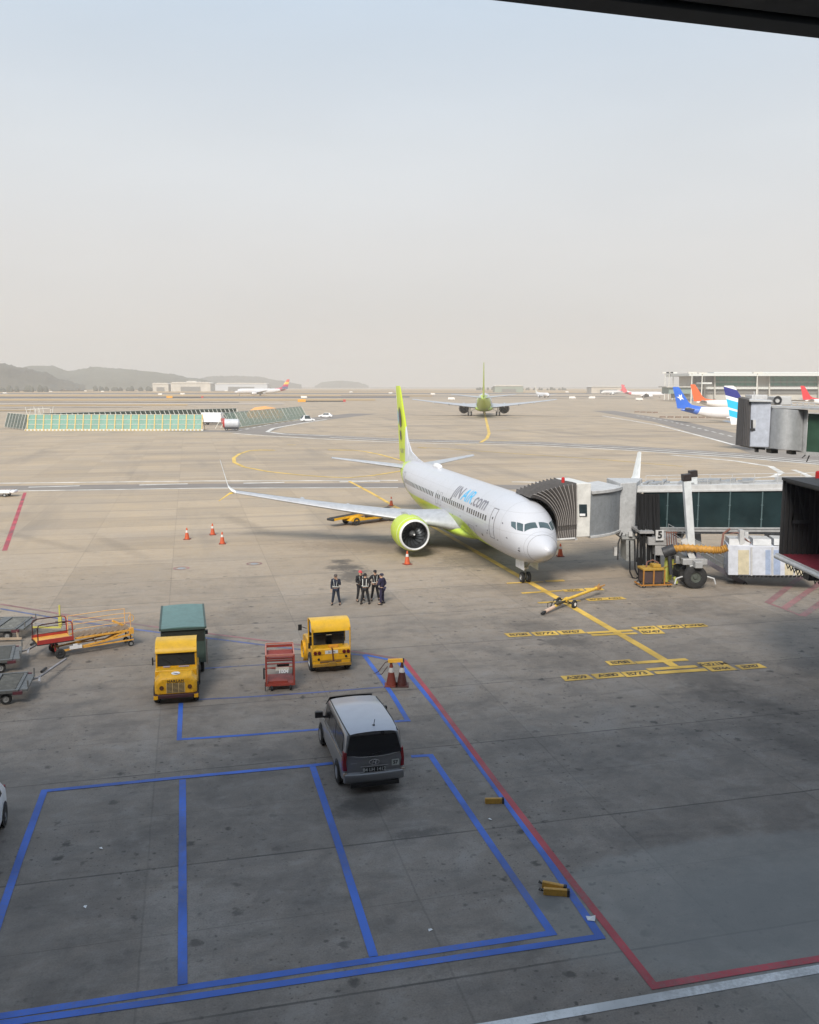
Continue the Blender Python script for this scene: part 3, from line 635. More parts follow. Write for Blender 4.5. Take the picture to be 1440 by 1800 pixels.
    mb = MB(); mb.rings([[(-.02, 25.6, 5.36), (.02, 25.6, 5.36), (.01, 25.8, 5.40), (-.01, 25.8, 5.40)], [(-.14, 28.5, 5.2), (.14, 28.5, 5.2), (.04, 28.5, 5.62), (-.04, 28.5, 5.62)], [(-.26, 31.2, 5.1), (.26, 31.2, 5.1), (.07, 31.2, 6.1), (-.07, 31.2, 6.1)], [(-.2, 32.8, 5.1), (.2, 32.8, 5.1), (.03, 32.8, 7.3), (-.03, 32.8, 7.3)]])
    mb.build('dorsal_fairing', st.get('dorsal', WHITE), A, ang=60)
    if detail > 1: MB().bar((0, 36.25, 7.0), (0, 38.1, 12.0), .03, .03).build('rudder_edge', WINGM, A)
    # nose gear
    ng = MB().tube([(0,0,.35),(0,.05,1.7)], .075, 10).tube([(-.25,0,.35),(.25,0,.35)], .05, 8).bar((0,-.1,.9), (0,-.9,1.6), .07, .07).build('nose_gear', STEEL, A)
    for o_ in (-.2, .2): wheel(ng, (o_, 0, .345), .345, .2, n=20)
    if detail > 1:
        MB().box((-.46, -.25, 1.28), (.035, 1.5, .62)).build('gear_door', WHITE, ng, bevel=.01); MB().box((.46, -.25, 1.28), (.035, 1.5, .62)).build('gear_door', WHITE, ng, bevel=.01)
        MB().box((0,-.14,.95), (.3,.1,.14)).build('taxi_light', CHR, ng, bevel=.02)
    # cockpit glazing: six panes around the nose
    WG = glass('cockpit_glass', (.05,.075,.085), .08); panes = [((1.72,3),(2.06,4),(2.16,33),(1.84,44)), ((1.90,47),(2.22,36),(2.56,47),(2.24,58)), ((2.30,60),(2.62,49),(2.95,57),(2.76,64))]
    for sg in (1, -1):
        for k, pn in enumerate(panes):
            mb = MB(); skin_patch(mb, [(s, f*sg) for s, f in pn], .012, 4); mb.build('cockpit_window', WG, F_)
    MB().lathe([(0,.02),(.1,.2),(.6,.26),(1.4,.26),(1.9,.14),(2.1,.01)], (0, 20.6, 5.5), (0,1,0), 16).build('antenna_dome', WHITE, A) if detail > 1 else None
    WM = glass('cabin_window_glass', (.03,.035,.04), .1)
    if detail > 1:
        k = 0
        for i in range(50):
            s = 6.5+i*.5
            if i in (9, 22, 26, 49): continue
            mb = MB(); f0 = phi_at(s, 3.98); f1 = phi_at(s, 3.64); skin_patch(mb, [(s-.12, f0), (s+.12, f0), (s+.12, f1), (s-.12, f1)], .010, 2); mb.build('cabin_window', WM, F_)
        def outline(s0, s1, z0, z1, nm, r=.016):
            q = []; N_ = 8
            for (sa, za), (sb, zb) in (((s0,z0),(s1,z0)), ((s1,z0),(s1,z1)), ((s1,z1),(s0,z1)), ((s0,z1),(s0,z0))):
                for j in range(N_): s = sa+(sb-sa)*j/N_; z = za+(zb-za)*j/N_; q.append(fp(s, phi_at(s, z), .004))
            q.append(q[0]); return MB().tube(q, r, 4).build(nm, M('seam_grey', (.12,.12,.13), .6), F_)
        d_ = outline(4.85, 5.62, 2.72, 4.56, 'service_door', .02); mb = MB(); skin_patch(mb, [(5.16, phi_at(5.2, 4.05)), (5.30, phi_at(5.2, 4.05)), (5.30, phi_at(5.2, 3.9)), (5.16, phi_at(5.2, 3.9))], .012, 1); mb.build('door_window', WM, d_)
        MB().tube([fp(1.12, a_, .003) for a_ in range(0, 361, 10)], .010, 4).build('radome_seam', MATS['seam_grey'], F_)
        for s_, f_ in ((5.9,-98),(6.1,-104),(4.3,-108),(3.6,-70),(8.3,-100),(12.1,-96),(14.2,-101),(2.9,-92),(23.0,-99),(27.5,-97)):
            mb = MB(); skin_patch(mb, [(s_, f_), (s_+.16, f_), (s_+.16, f_-2.2), (s_, f_-2.2)], .008, 1); mb.build('placard', M('placard_dark', (.10,.10,.12), .5, dirt=0), F_)
        outline(31.0, 31.75, 2.85, 4.5, 'rear_door'); outline(17.4, 17.95, 3.2, 4.2, 'overwing_exit', .01); outline(18.4, 18.95, 3.2, 4.2, 'overwing_exit', .01); outline(9.2, 10.4, 2.1, 2.85, 'cargo_door', .010)
        mb = MB(); mb.tube([fp(1.75, -103, .01), fp(1.75, -103, .12), fp(1.55, -103, .14)], .018, 5); mb.tube([fp(1.72, -95, .01), fp(1.72, -95, .09)], .02, 5); mb.build('air_probe', BLACK, F_)
        mb = MB(); skin_patch(mb, [(7.35, -112), (7.55, -112), (7.55, -117), (7.35, -117)], .01, 2); mb.build('static_port', BLACK, F_)
    return A
Z3 = (0,0,0)
JIN = dict(key='lime', body=(.50,.515,.56), belly=(.47,.64,.03), fin=(-.5, -.035, 0, 0), eng=LIME, dorsal=M('dorsal_white', (.50,.515,.56), .4), lip=M('inlet_ring_white', (.66,.68,.70), .35, .1))
def ramp_fin(a, b, c, els): return (a, b, c, els)
LI = (.50,.62,.025); WH = (.52,.535,.58)
# v = a*y + b*z + c
JIN['fin'] = (-.25, .02, 8.59, [(0, LI), (.42, WH)])
PH = .2300; PO = (7.30, 56.3)
JET = airliner('airliner', 'white and lime green twin-engine airliner parked nose-in at the boarding bridge', (PO[0], PO[1], 0), PH, JIN)
Fz = [c for c in JET.children if c.name.startswith('fuselage')][0]
def wrap_text(txt, size, s0, z0, mat, name, shear=.25, sx=1.0):
    """lettering wrapped on the right flank; reads from tail to nose"""
    v, f = text_mesh(txt, size, sub=2, bold=.014, shear=shear); out_ = []
    w_, t_, b_ = fus(s0); rad = (t_-b_)/2; p0 = phi_at(s0, z0)
    for a, b, c in v: out_.append(fp(s0-a*sx, p0+math.degrees(b/rad), .012))
    MB().add(out_, f).build(name, mat, Fz, smooth=False)
GT = M('lettering_grey', (.16,.16,.19), .4, dirt=0); BT = M('lettering_blue', (.03,.42,.75), .4, dirt=0)
wrap_text('JIN', 1.42, 14.0, 4.62, GT, 'lettering', sx=1.12, shear=.15); wrap_text('AIR', 1.42, 11.55, 4.62, BT, 'lettering', sx=1.12, shear=.15); wrap_text('.com', 1.5, 8.65, 4.60, GT, 'lettering', sx=1.08, shear=.15)
# butterfly-like emblem and registration on the fin
EM = M('emblem_dark', (.05,.035,.06), .4, dirt=0); EMB = M('emblem_blue', (.25,.45,.62), .4, dirt=0)
FN = [c for c in JET.children if c.name.startswith('fin') and not c.name.startswith('fin_')][0]
def fin_y(z): return 31.4+(z-5.5)*.685
def fin_emblem(parent, sg, pts, mat, nm, off):
    vs = []; 
    for (u, z) in pts:
        c = 5.0+(z-5.5)/(12.05-5.5)*(2.2-5.0); y = fin_y(z)+u*c
        th = c*.42*.8*.1375*(1-abs(u-.35)*.9); vs.append((sg*(th+off), y, z))
    MB().add(vs, [tuple(range(len(vs)))]).build(nm, mat, parent, smooth=False)
for sg in (-1, 1):
    k_ = FN
    fin_emblem(k_, sg, [(.40,10.25),(.30,9.9),(.26,9.2),(.34,8.5),(.46,8.15),(.56,8.5),(.58,9.3),(.52,10.0)], EM, 'tail_emblem', .05)
    fin_emblem(k_, sg, [(.54,8.0),(.48,7.75),(.50,7.1),(.60,6.9),(.64,7.4),(.62,7.85)], EM, 'tail_emblem', .05)
    fin_emblem(k_, sg, [(.66,10.0),(.60,9.6),(.62,8.9),(.72,8.4),(.78,9.0),(.74,9.7)], EMB, 'tail_emblem', .06)
v_, f_ = text_mesh('HL8017', .62)
MB().add([(-.19, 34.4-a, 5.95+b) for a, b, c in v_], f_).build('registration', GT, FN, smooth=False)

# ------------------------------------------------------------------ other aircraft
J2 = dict(JIN); J2['winglet'] = 0; J2['track'] = 3.4; J2['eng'] = M('nacelle_dark', (.10,.08,.07), .5)
g0 = G(851, 727); t7 = airliner('airliner', 'lime green tailed twin-jet taxiing away on the yellow taxi line', (32.9, 402.4, 0), R(175), J2, 1.70, detail=1)
def far_style(key, **k): d = dict(key=key, winglet=0, eng=WHITE, body=(.72,.72,.74)); d.update(k); return d
RED=(.55,.03,.05); NAVY=(.03,.035,.20); ROYAL=(.02,.12,.55); CYAN=(.03,.45,.75); ORG=(.70,.12,.03); YLW=(.75,.48,.08); GRY=(.25,.27,.33)
ASI = far_style('striped', body=(.58,.58,.60), tail=(.35, 32.2, (.45,.04,.10)), fin=(.0, .16, -.88, [(0, (.10,.11,.22)), (.22, (.45,.03,.10)), (.48, YLW), (.78, (.55,.10,.08))]), dorsal=M('dorsal_red', (.45,.03,.08), .4), eng=M('nacelle_grey', (.5,.5,.52), .4))
airliner('airliner', 'far grey-white airliner with red and yellow striped tail taxiing left under the hills', (-213, 1150, 0), R(-78), ASI, 1.65, detail=0)
BLU = far_style('royal', tail=(.55, 31.2, ROYAL), fin=(0, 0, .5, [(0, ROYAL)]), dorsal=M('dorsal_blue', ROYAL, .4), belly=None); BLU.pop('belly')
bl = airliner('airliner', 'white airliner with royal blue tail and white bird, parked at the right', (125, 306, 0), R(88), BLU, .97, detail=0)
FNB = [c for c in bl.children if c.name.startswith('fin')][0]
for sg in (-1, 1): fin_emblem(FNB, sg, [(.18,9.9),(.40,9.3),(.52,9.75),(.60,8.9),(.86,8.9),(.62,8.3),(.60,7.6),(.44,8.2),(.26,7.9),(.34,8.7)], WHITE, 'tail_emblem', .06)
CY = far_style('cyan', fin=(-.04, .145, .62, [(0, (.72,.72,.72)), (.10, CYAN), (.27, (.7,.72,.72)), (.33, CYAN), (.54, (.75,.78,.78)), (.64, NAVY), (.86, (.74,.74,.72))]), dorsal=WHITE)
airliner('airliner', 'white airliner with navy and turquoise banded tail half hidden by the high bridge', (98, 176, 0), R(91), CY, 1.0, detail=0)
OR = far_style('orange', body=(.7,.68,.66), fin=(0, 0, .5, [(0, ORG)]), dorsal=M('dorsal_orange', ORG, .4))
airliner('airliner', 'airliner with a plain orange-red tail parked behind the blue-tailed one', (171, 430, 0), R(92), OR, 1.05, detail=0)
RD = far_style('red', body=(.7,.68,.66), fin=(0, 0, .5, [(0, (.60,.03,.04))]), dorsal=M('dorsal_crimson', (.6,.03,.04), .4))
airliner('airliner', 'airliner with a bright red tail in front of the far terminal', (246, 490, 0), R(92), RD, 1.0, detail=0)
PK = far_style('pink', body=(.74,.72,.72), tail=(.3, 29.5, (.55,.10,.12)), fin=(0, 0, .5, [(0, (.6,.12,.14))]), dorsal=WHITE)
airliner('airliner', 'distant white airliner with red rear body and tail, parked left of the far terminal', (262, 960, 0), R(95), PK, 1.1, detail=0)
airliner('airliner', 'most distant tiny airliner with a red tail, leftmost at the far stands', (264, 1250, 0), R(-55), dict(RD, key='redb'), 1.1, detail=0)
WT = far_style('plain', fin=(0, 0, .5, [(0, (.7,.68,.6))]), dorsal=WHITE)
airliner('airliner', 'tiny white airliner coming head-on in the distance right of the green one', (140, 930, 0), R(12), WT, 1.0, detail=0)
# ------------------------------------------------------------------ boarding bridges
def pxbox(mb, q, Yl, Yr=None, dep=(0,1,0), mi=0):
    """box whose near face spans four photo points TL,TR,BR,BL at distance Yl (left) / Yr (right)"""
    Yr = Yl if Yr is None else Yr; dv = Vector(dep)
    a = [at(*q[0], Yl), at(*q[1], Yr), at(*q[2], Yr), at(*q[3], Yl)]
    return mb.add([*a, *[p+dv for p in a]], [(0,1,2,3),(4,7,6,5),(0,4,5,1),(1,5,6,2),(2,6,7,3),(3,7,4,0)], mi)
def rect(x0, y0, x1, y1): return [(x0,y0),(x1,y0),(x1,y1),(x0,y1)]
class WB:
    """builds parts given in world coordinates under a thing standing elsewhere"""
    def __init__(s, root): s.o = Vector(root.location); s.root = root
    def __call__(s, mb, name, mat, parent=None, **k):
        mb.v = [tuple(Vector(p)-s.o) for p in mb.v]
        return mb.build(name, mat, parent or s.root, **k)
def PL(x, y, z):
    c, s_ = cos(PH), sin(PH); return Vector((PO[0]+x*c-y*s_, PO[1]+x*s_+y*c, z))
BEL = M('canopy_fabric', (.085,.078,.075), .85, dirt=.5, dirtcol=(.03,.03,.03), scale=1.2); BRW = M('bridge_white', (.46,.465,.47), .45, dirt=.3, dirtcol=(.25,.23,.21)); BRG = M('bridge_grey', (.22,.235,.25), .5, dirt=.3)
TGL = glass('bridge_glass', (.010,.020,.022), .09); BEAM = M('bridge_beam', (.36,.365,.37), .5, .2, dirt=.4)
BR = thing('boarding_bridge', 'glass-walled boarding bridge with a ribbed canopy docked to the lime and white airliner', 'boarding bridge', (15.1, 58, 0)); wb = WB(BR)
d_ = Vector((.928, -.373, 0)); n_ = Vector((.373, .928, 0)); D0 = Vector((15.1, 60.0, 0))
def T(x, y, z): p = D0+d_*x+n_*y; return Vector((p.x, p.y, z+.055*x))
def tbox(mb, x0, x1, y0, y1, z0, z1, mi=0):
    vs = [T(x, y, z) for x in (x0, x1) for y in (y0, y1) for z in (z0, z1)]
    return mb.add(vs, [(0,1,3,2),(4,6,7,5),(0,4,5,1),(2,3,7,6),(0,2,6,4),(1,5,7,3)], mi)
TL_ = 27
mb = MB(); tbox(mb, 0, TL_, .06, 2.84, 5.36, 5.72); tbox(mb, 0, TL_, -.05, 2.95, 5.28, 5.42); wb(mb, 'roof', BRW, bevel=.02)
mb = MB(); tbox(mb, 0, TL_, 0, .22, 2.52, 2.95); tbox(mb, 0, TL_, 2.68, 2.9, 2.52, 2.95); tbox(mb, 0, TL_, .22, 2.68, 2.72, 2.92); tbox(mb, 0, TL_, -.06, .0, 2.86, 2.95); wb(mb, 'floor_beam', BEAM, bevel=.01)
mb = MB(); tbox(mb, .4, TL_, .07, .11, 2.95, 5.28); tbox(mb, .4, TL_, 2.79, 2.83, 2.95, 5.28); wb(mb, 'glazing', TGL)
for k in range(14):
    x = 1.95+k*1.93; mb = MB(); tbox(mb, x, x+.07, .0, .06, 2.95, 5.28); tbox(mb, x-.03, x+.1, -.03, -.002, 4.35, 4.42); tbox(mb, x-.03, x+.1, -.03, -.002, 3.45, 3.52); wb(mb, 'mullion', M('mullion_teal', (.10,.15,.16), .4, .3))
mb = MB(); tbox(mb, .3, TL_, -.09, -.065, 2.60, 2.68); tbox(mb, 8, 16, .0, 2.9, 2.28, 2.50); tbox(mb, 2.2, 3.0, .2, 2.6, 2.2, 2.5); wb(mb, 'cable_tray', DARK)
mb = MB(); rnd = random.Random(4)
for k in range(26):
    x = rnd.uniform(.2, 12); tbox(mb, x, x+rnd.uniform(.2, .9), .3+rnd.uniform(0, 1.4), 1.9+rnd.uniform(0, .7), 5.72, 5.76+rnd.uniform(.02, .22))
tbox(mb, .2, 12.6, 1.0, 1.2, 5.70, 5.79); wb(mb, 'roof_conduit', STEEL)
mb = MB()
for yy in (.12, 2.7):
    for k in range(9): mb.tube([T(.2+k*1.4, yy, 5.7), T(.2+k*1.4, yy, 6.15)], .02, 5)
    mb.tube([T(.2, yy, 6.15), T(11.4, yy, 6.15)], .02, 5)
wb(mb, 'roof_rail', BRW)
# cab, rotunda wall and portal
plan = [(10.42,56.5),(11.40,56.74)]; far = [(9.62,59.95),(10.6,60.2)]
def prism_z(mb, pts, z0, z1): return mb.prism(pts, z0, z1, 'z')
mb = MB(); prism_z(mb, plan+far[::-1], 2.85, 6.25); cab = wb(mb, 'cab', M('cab_white', (.60,.60,.58), .45, dirt=.2, dirtcol=(.25,.23,.21)), bevel=.04)
mb = MB(); pxbox(mb, [(1018,886.5),(1032,886.5),(1032.5,908),(1018.5,908)], 56.53, 56.66, (0,.1,0)); mb.v = [tuple(Vector(p)+Vector((0,-.03,0))) for p in mb.v]; wb(mb, 'cab_window', DKGLASS, bevel=.03)
MB_ = MB(); pxbox(MB_, [(1019,903),(1029,903),(1029,907),(1019,907)], 56.46, 56.56, (0,.03,0)); wb(MB_, 'notice', WHITE)
mb = MB(); arc = []
for k in range(15):
    t_ = k/14; p = Vector((11.40,56.78,0)).lerp(Vector((13.95,59.55,0)), t_); bow = sin(pi*t_)*.30; q = p+Vector((.735,-.678,0))*bow; arc.append((q.x, q.y))
prism_z(mb, arc+[(13.0,62.8),(10.7,60.2)], 2.9, 5.55); wb(mb, 'rotunda_wall', BRG, ang=20)
mb = MB(); prism_z(mb, [(x+.08, y-.12) for x, y in arc]+[(13.1,62.9),(10.7,60.3)], 5.552, 5.76); prism_z(mb, [(x+.05, y-.1) for x, y in arc]+[(13.0,62.8),(10.7,60.2)], 2.74, 2.898); wb(mb, 'rotunda_roof', BRW, bevel=.02)
mb = MB(); u_ = Vector((.9,.43,0)).normalized(); q0 = Vector((13.85,59.35,0)); q1 = Vector((14.98,59.72,0))
prism_z(mb, [(q0.x,q0.y),(q1.x,q1.y),(q1.x+1.1,q1.y+2.85),(q0.x-.2,q0.y+3.4)], 2.45, 5.98); port = wb(mb, 'portal', M('portal_grey', (.42,.43,.44), .5, dirt=.35), bevel=.04)
mb = MB(); pxbox(mb, rect(1101, 939, 1117, 986), 59.2, 59.4, (0,1.6,0)); pxbox(mb, rect(1094, 944, 1122, 948), 59.1, 59.3, (0,2,0)); wb(mb, 'service_cabinet', M('cabinet_grey', (.30,.31,.31), .6, dirt=.5))
mb = MB(); pxbox(mb, rect(1080, 962, 1088, 977), 59.5, 59.5, (0,.3,0)); pxbox(mb, rect(1106, 935, 1112, 943), 59.0, 59.0, (0,.2,0)); wb(mb, 'junction_box', BRW)
mb = MB(); mb.tube([at(1094,936,59.4), at(1087,955,59.4), at(1086,984,59.4)], .05, 6); wb(mb, 'strut', DARK)
# canopy: ribs fan out over the crown of the fuselage
N = 22; rings = []
def canopy(t, side):
    """t 0 at the cab, 1 on the skin; returns the wall curve bottom->top on one side"""
    ly = (-.62 if side < 0 else 2.9); out_ = []
    for k in range(13):
        u = k/12; zc = 2.86+u*3.36; c0 = Vector((3.13, ly, zc))
        ph = 112-u*(112-5); cx = 2.0*sin(R(ph)); czz = 3.4+2.1*cos(R(ph)); c1 = Vector((cx, ly*.55+(.1 if side < 0 else 1.0), czz))
        e = t**(1.0+.0*u); p = c0.lerp(c1, e); p.z += sin(pi*min(1, e))*.12*u*u
        out_.append(p)
    return out_
for k in range(N+1):
    t_ = k/N; a = canopy(t_, -1); b = canopy(t_, 1); off = .10*(1 if k % 2 else -1)
    ring = []
    for i, p in enumerate(a): q = p.copy(); q.y -= off; q.z += off*(i/12)**2; ring.append(q)
    top0, top1 = ring[-1], b[-1]
    for j in range(1, 6): q = top0.lerp(top1, j/6); q.z += off*.3; ring.append(q)
    for i, p in reversed(list(enumerate(b))): q = p.copy(); q.y += off; q.z += off*(i/12)**2; ring.append(q)
    rings.append([PL(*q) for q in ring])
mb = MB(); mb.rings(rings, closed=False, caps=False); can = wb(mb, 'canopy', BEL, ang=25)
mb = MB()
for k in range(1, N+1, 2): mb.tube(rings[k][:13], .022, 5)
wb(mb, 'canopy_ribs', M('canopy_rib', (.30,.28,.27), .6), can)
mb = MB(); mb.tube([PL(3.0,-.72,2.82), PL(2.0,-.55,2.76)], .07, 8); mb.add([PL(3.2,-.6,2.8), PL(3.2,2.9,2.8), PL(1.9,2.4,2.8), PL(1.9,-.4,2.8), PL(3.2,-.6,2.68), PL(3.2,2.9,2.68), PL(1.9,2.4,2.68), PL(1.9,-.4,2.68)], [(0,1,2,3),(7,6,5,4),(0,4,5,1),(1,5,6,2),(2,6,7,3),(3,7,4,0)]); wb(mb, 'cab_floor', BRW)
mb = MB(); mb.tube([at(990,845,57.5)+Vector((0,0,-.5)), at(990,845,57.5)+Vector((0,0,-.1))], .03, 6); mb.lathe([(0,.11),(.3,.11),(.36,.06),(.37,.001)], at(990,846,57.5)+Vector((0,0,-.1)), (0,0,1), 12); wb(mb, 'beacon', M('beacon_red', (.45,.02,.02), .4))
# lift columns, crossbeam and bogie
def column(tx, ty, bx, by, Y, capx):
    a = at(tx, ty, Y); b = at(bx, by, Y); mb = MB(); mb.bar(b, a, .44, .44); c_ = wb(mb, 'lift_column', M('column_white', (.55,.58,.60), .4, dirt=.1), bevel=.03)
    mb = MB(); mb.bar(a, a+(a-b).normalized()*.42, .50, .50); wb(mb, 'column_cap', M('cap_dark', (.022,.016,.016), .5), c_, bevel=.02)
    return c_, a, b
c1, a1, b1 = column(1207, 845, 1215, 964, 55.3, 0); column(1218.5, 838, 1226, 955, 59.6, 0)
mb = MB(); mb.bar(at(1215,964,55.3), at(1217,989,55.3), .46, .46); wb(mb, 'column_foot', M('foot_navy', (.03,.045,.10), .5), bevel=.02)
bg = G(1225, 1037); by_ = bg.y
mb = MB(); mb.box((bg.x+.05, by_+2.3, 1.55), (.45, 4.8, .4)).box((bg.x, by_+.75, 1.62), (1.5, .5, .36)).box((bg.x, by_+1.1, 1.2), (.7, 1.5, .5)).box((bg.x, by_+3.9, 1.2), (.7, 1.2, .5)); wb(mb, 'bogie_beam', BEAM, bevel=.03)
mb = MB(); mb.bar((bg.x, by_+.9, 1.75), a1-Vector((0,0,3.6)), .35, .35); wb(mb, 'bogie_post', BRW)
for yy in (.45, 1.35, 3.9):
    wheel(BR, Vector((bg.x, by_+yy, .72))-wb.o, .72, .42, (0,1,.0), .45, M('hub_dark', (.07,.08,.07), .6), 'bogie_wheel')
mb = MB()
for sx in (-1, 1): mb.tube([(bg.x+sx*.75, by_+.5, .72), (bg.x+sx*1.15, by_+.4, .62), (bg.x+sx*1.25, by_+.35, .28)], .05, 6)
wb(mb, 'wheel_guard', BRW)
# stair, platform, hoses, cables, sign
mb = MB(); A0, A1 = Vector((at(1176,952,57.6))), Vector((at(1306,1027,55.9)))
for off in (0, .95):
    o_ = Vector((.2, off, 0)); mb.bar(A0+o_, A1+o_, .08, .28)
for k in range(14):
    p = A0.lerp(A1, (k+.5)/14)+Vector((.2,.47,.06)); mb.box(p, (.26,.9,.04))
st_ = wb(mb, 'stair', M('stair_grey', (.15,.14,.165), .55, dirt=.3))
mb = MB()
for off in (0, .95):
    o_ = Vector((.2, off, 0))
    for hz in (.55, 1.0): mb.tube([A0+o_+Vector((0,0,hz)), A1+o_+Vector((-.2,0,hz))], .02, 5)
    for k in range(6): p = A0.lerp(A1, k/5.2)+o_; mb.tube([p, p+Vector((0,0,1.0))], .02, 5)
wb(mb, 'handrail', STEEL, st_)
wheel(BR, A1+Vector((.1,-.1,-.02))-wb.o+Vector((0,0,0)), .16, .1, (0,1,0), name='stair_wheel')
mb = MB(); pxbox(mb, rect(1140, 945, 1191, 958), 57.2, 57, (0,2.3,0)); pxbox(mb, rect(1152, 958, 1184, 976), 57.2, 57.1, (0,1.6,0)); pxbox(mb, rect(1125, 934, 1150, 938), 57.3, 57.2, (0,2.2,0)); wb(mb, 'service_platform', M('platform_grey', (.28,.28,.285), .6, dirt=.6))
mb = MB(); pxbox(mb, rect(1153, 932, 1167, 950), 56.95, 56.95, (0,.06,0)); sg_ = wb(mb, 'number_sign', BRW)
c5 = at(1160.5, 940.5, 56.9)-wb.o; text_on('numeral', '5', .62, c5, (1,0,0), (0,0,1), BLACK, sg_, bold=.02)
mb = MB(); rnd = random.Random(8)
for k in range(15):
    x0 = 1121+k*2.6; yb = rnd.uniform(985, 1018); x1 = x0+rnd.uniform(-4, 5); Yc = 57.7+rnd.uniform(-.25,.25)
    mb.tube([at(x0, 868, Yc+1.2), at(x0+1, 905, Yc+.9), at(x1, 945, Yc), at(x1+rnd.uniform(-3,3), yb, Yc)], .08, 6)
for xa, xb, yb in ((1107,1128,1017),(1116,1134,1012),(1121,1140,1005)):
    mb.tube([at(xa,950,58), at(xa+.5,yb-12,57.6), at(xa+5,yb-2,57.5), at((xa+xb)/2,yb,57.4), at(xb-4,yb-3,57.4), at(xb,yb-16,57.4), at(xb,945,57.5)], .05, 6)
mb.tube([at(1123,980,57), at(1124,1034,57.0)], .07, 6); wb(mb, 'cable', M('cable_black', (.004,.004,.005), .95, dirt=0))
mb = MB(); a, b = at(1172,958,56.9), at(1187,958,56.9)
for k in range(5): mb.tube([at(1172+4*k,934,56.9), at(1172+4*k+2,968,56.9)], .03, 5)
mb.bar(at(1171,936,56.9), at(1191,936,56.9), .06, .06); wb(mb, 'hanging_pipe', M('pipe_rust', (.16,.07,.05), .6)); mb = MB(); mb.tube([at(1283,890+40,55.6), at(1272,938,55.2), at(1268,965,54.9)], .07, 6); wb(mb, 'hanging_pipe', M('pipe_rust', (.16,.07,.05), .6)); mb = MB(); mb.tube([at(1283,938,55.4), at(1297,936,55.2), at(1320,955,55)], .04, 6); wb(mb, 'hanging_pipe', M('pipe_rust', (.16,.07,.05), .6))
HS = M('duct_yellow', (.42,.21,.03), .6, dirt=.8); mb = MB(); P_ = [at(1183,965,55.2), at(1205,963,55.0), at(1230,965,54.8), at(1255,967,54.6), at(1268,967,54.5), at(1280,962,54.4)]
pr = []
for k in range(len(P_)-1):
    for j in range(10): pr.append(P_[k].lerp(P_[k+1], j/10))
rs = []
for k, p in enumerate(pr):
    dd = (pr[min(k+1, len(pr)-1)]-pr[max(k-1, 0)]).to_track_quat('Z', 'Y'); r_ = .23+(.035 if k % 3 == 0 else -.025)
    rs.append([p+dd @ Vector((r_*cos(2*pi*i/12), r_*sin(2*pi*i/12), 0)) for i in range(12)])
mb.rings(rs); wb(mb, 'air_duct', HS, ang=70)
mb = MB(); mb.tube([at(1166,972,55.3), at(1186,965,55.2)], .34, 10); mb.tube([at(1176,966,55.2), at(1180,1010,55)], .12, 8); wb(mb, 'duct_coupling', DARK)
# air conditioning unit slung under the tunnel
ac = MB(); pxbox(ac, [(1280,958),(1440,962),(1440,1013),(1280,1011)], 55.2, 53.6, (.4,1.9,0)); AC = wb(ac, 'air_unit', M('unit_white', (.52,.55,.62), .5, dirt=.2), bevel=.03)
for q, m_, nm in (((1298,966,1317,1009), M('panel_cream', (.52,.47,.34), .6), 'panel'), ((1346,966,1355,1009), M('panel_blue', (.30,.37,.52), .5), 'panel'), ((1359,966,1372,1009), M('panel_blue', (.2,.3,.58), .5), 'panel'), ((1380,990,1412,1010), M('panel_cream', (.58,.5,.3), .6), 'panel')):
    f0 = (q[0]-1280)/160; f1 = (q[2]-1280)/160; mb = MB(); pxbox(mb, rect(q[0], q[1]+1, q[2], q[3]+1), 55.2-1.6*f0-.03, 55.2-1.6*f1-.03, (0,.02,0)); wb(mb, nm, m_, AC)
for xx in (1320, 1357, 1395):
    f0 = (xx-1280)/160; mb = MB(); pxbox(mb, rect(xx, 962, xx+3, 1012), 55.2-1.6*f0-.06, 55.2-1.6*f0-.06, (0,.05,0)); wb(mb, 'panel_frame', BRW, AC)
for xa, xb in ((1282,1318),(1324,1356),(1361,1396)):
    f0 = (xa-1280)/160; f1 = (xb-1280)/160; mb = MB(); p = [at(xa,958.5,55.2-1.6*f0), at(xb,959.5,55.2-1.6*f1)]; o_ = Vector((.4,1.9,0))
    mb.add([p[0],p[1],p[1]+o_,p[0]+o_]+[q+Vector((.1,.3,.35)) for q in (p[0],p[1])]+[q+Vector((.3,1.6,.35)) for q in (p[1],p[0])], [(0,1,5,4),(1,2,6,5),(2,3,7,6),(3,0,4,7),(4,5,6,7)]); wb(mb, 'unit_lid', BRW, AC)
mb = MB()
for k in range(22): f0 = k/22; xx = 1282+k*7.2; pxbox(mb, [(xx,1011.5),(xx+3.6,1011.5),(xx+1.6,1015),(xx-2,1015)], 55.15-1.6*f0, 55.15-1.6*f0, (0,.1,0))
wb(mb, 'hazard_edge', BLACK, AC)
mb = MB(); pxbox(mb, rect(1301, 932, 1309, 957), 55.0, 55.0, (0,.4,0)); pxbox(mb, rect(1310, 935, 1316, 955), 56.4, 56.4, (0,.4,0)); pxbox(mb, rect(1405, 932, 1410, 958), 54.5, 54.5, (0,.4,0)); wb(mb, 'hanger', BRW)

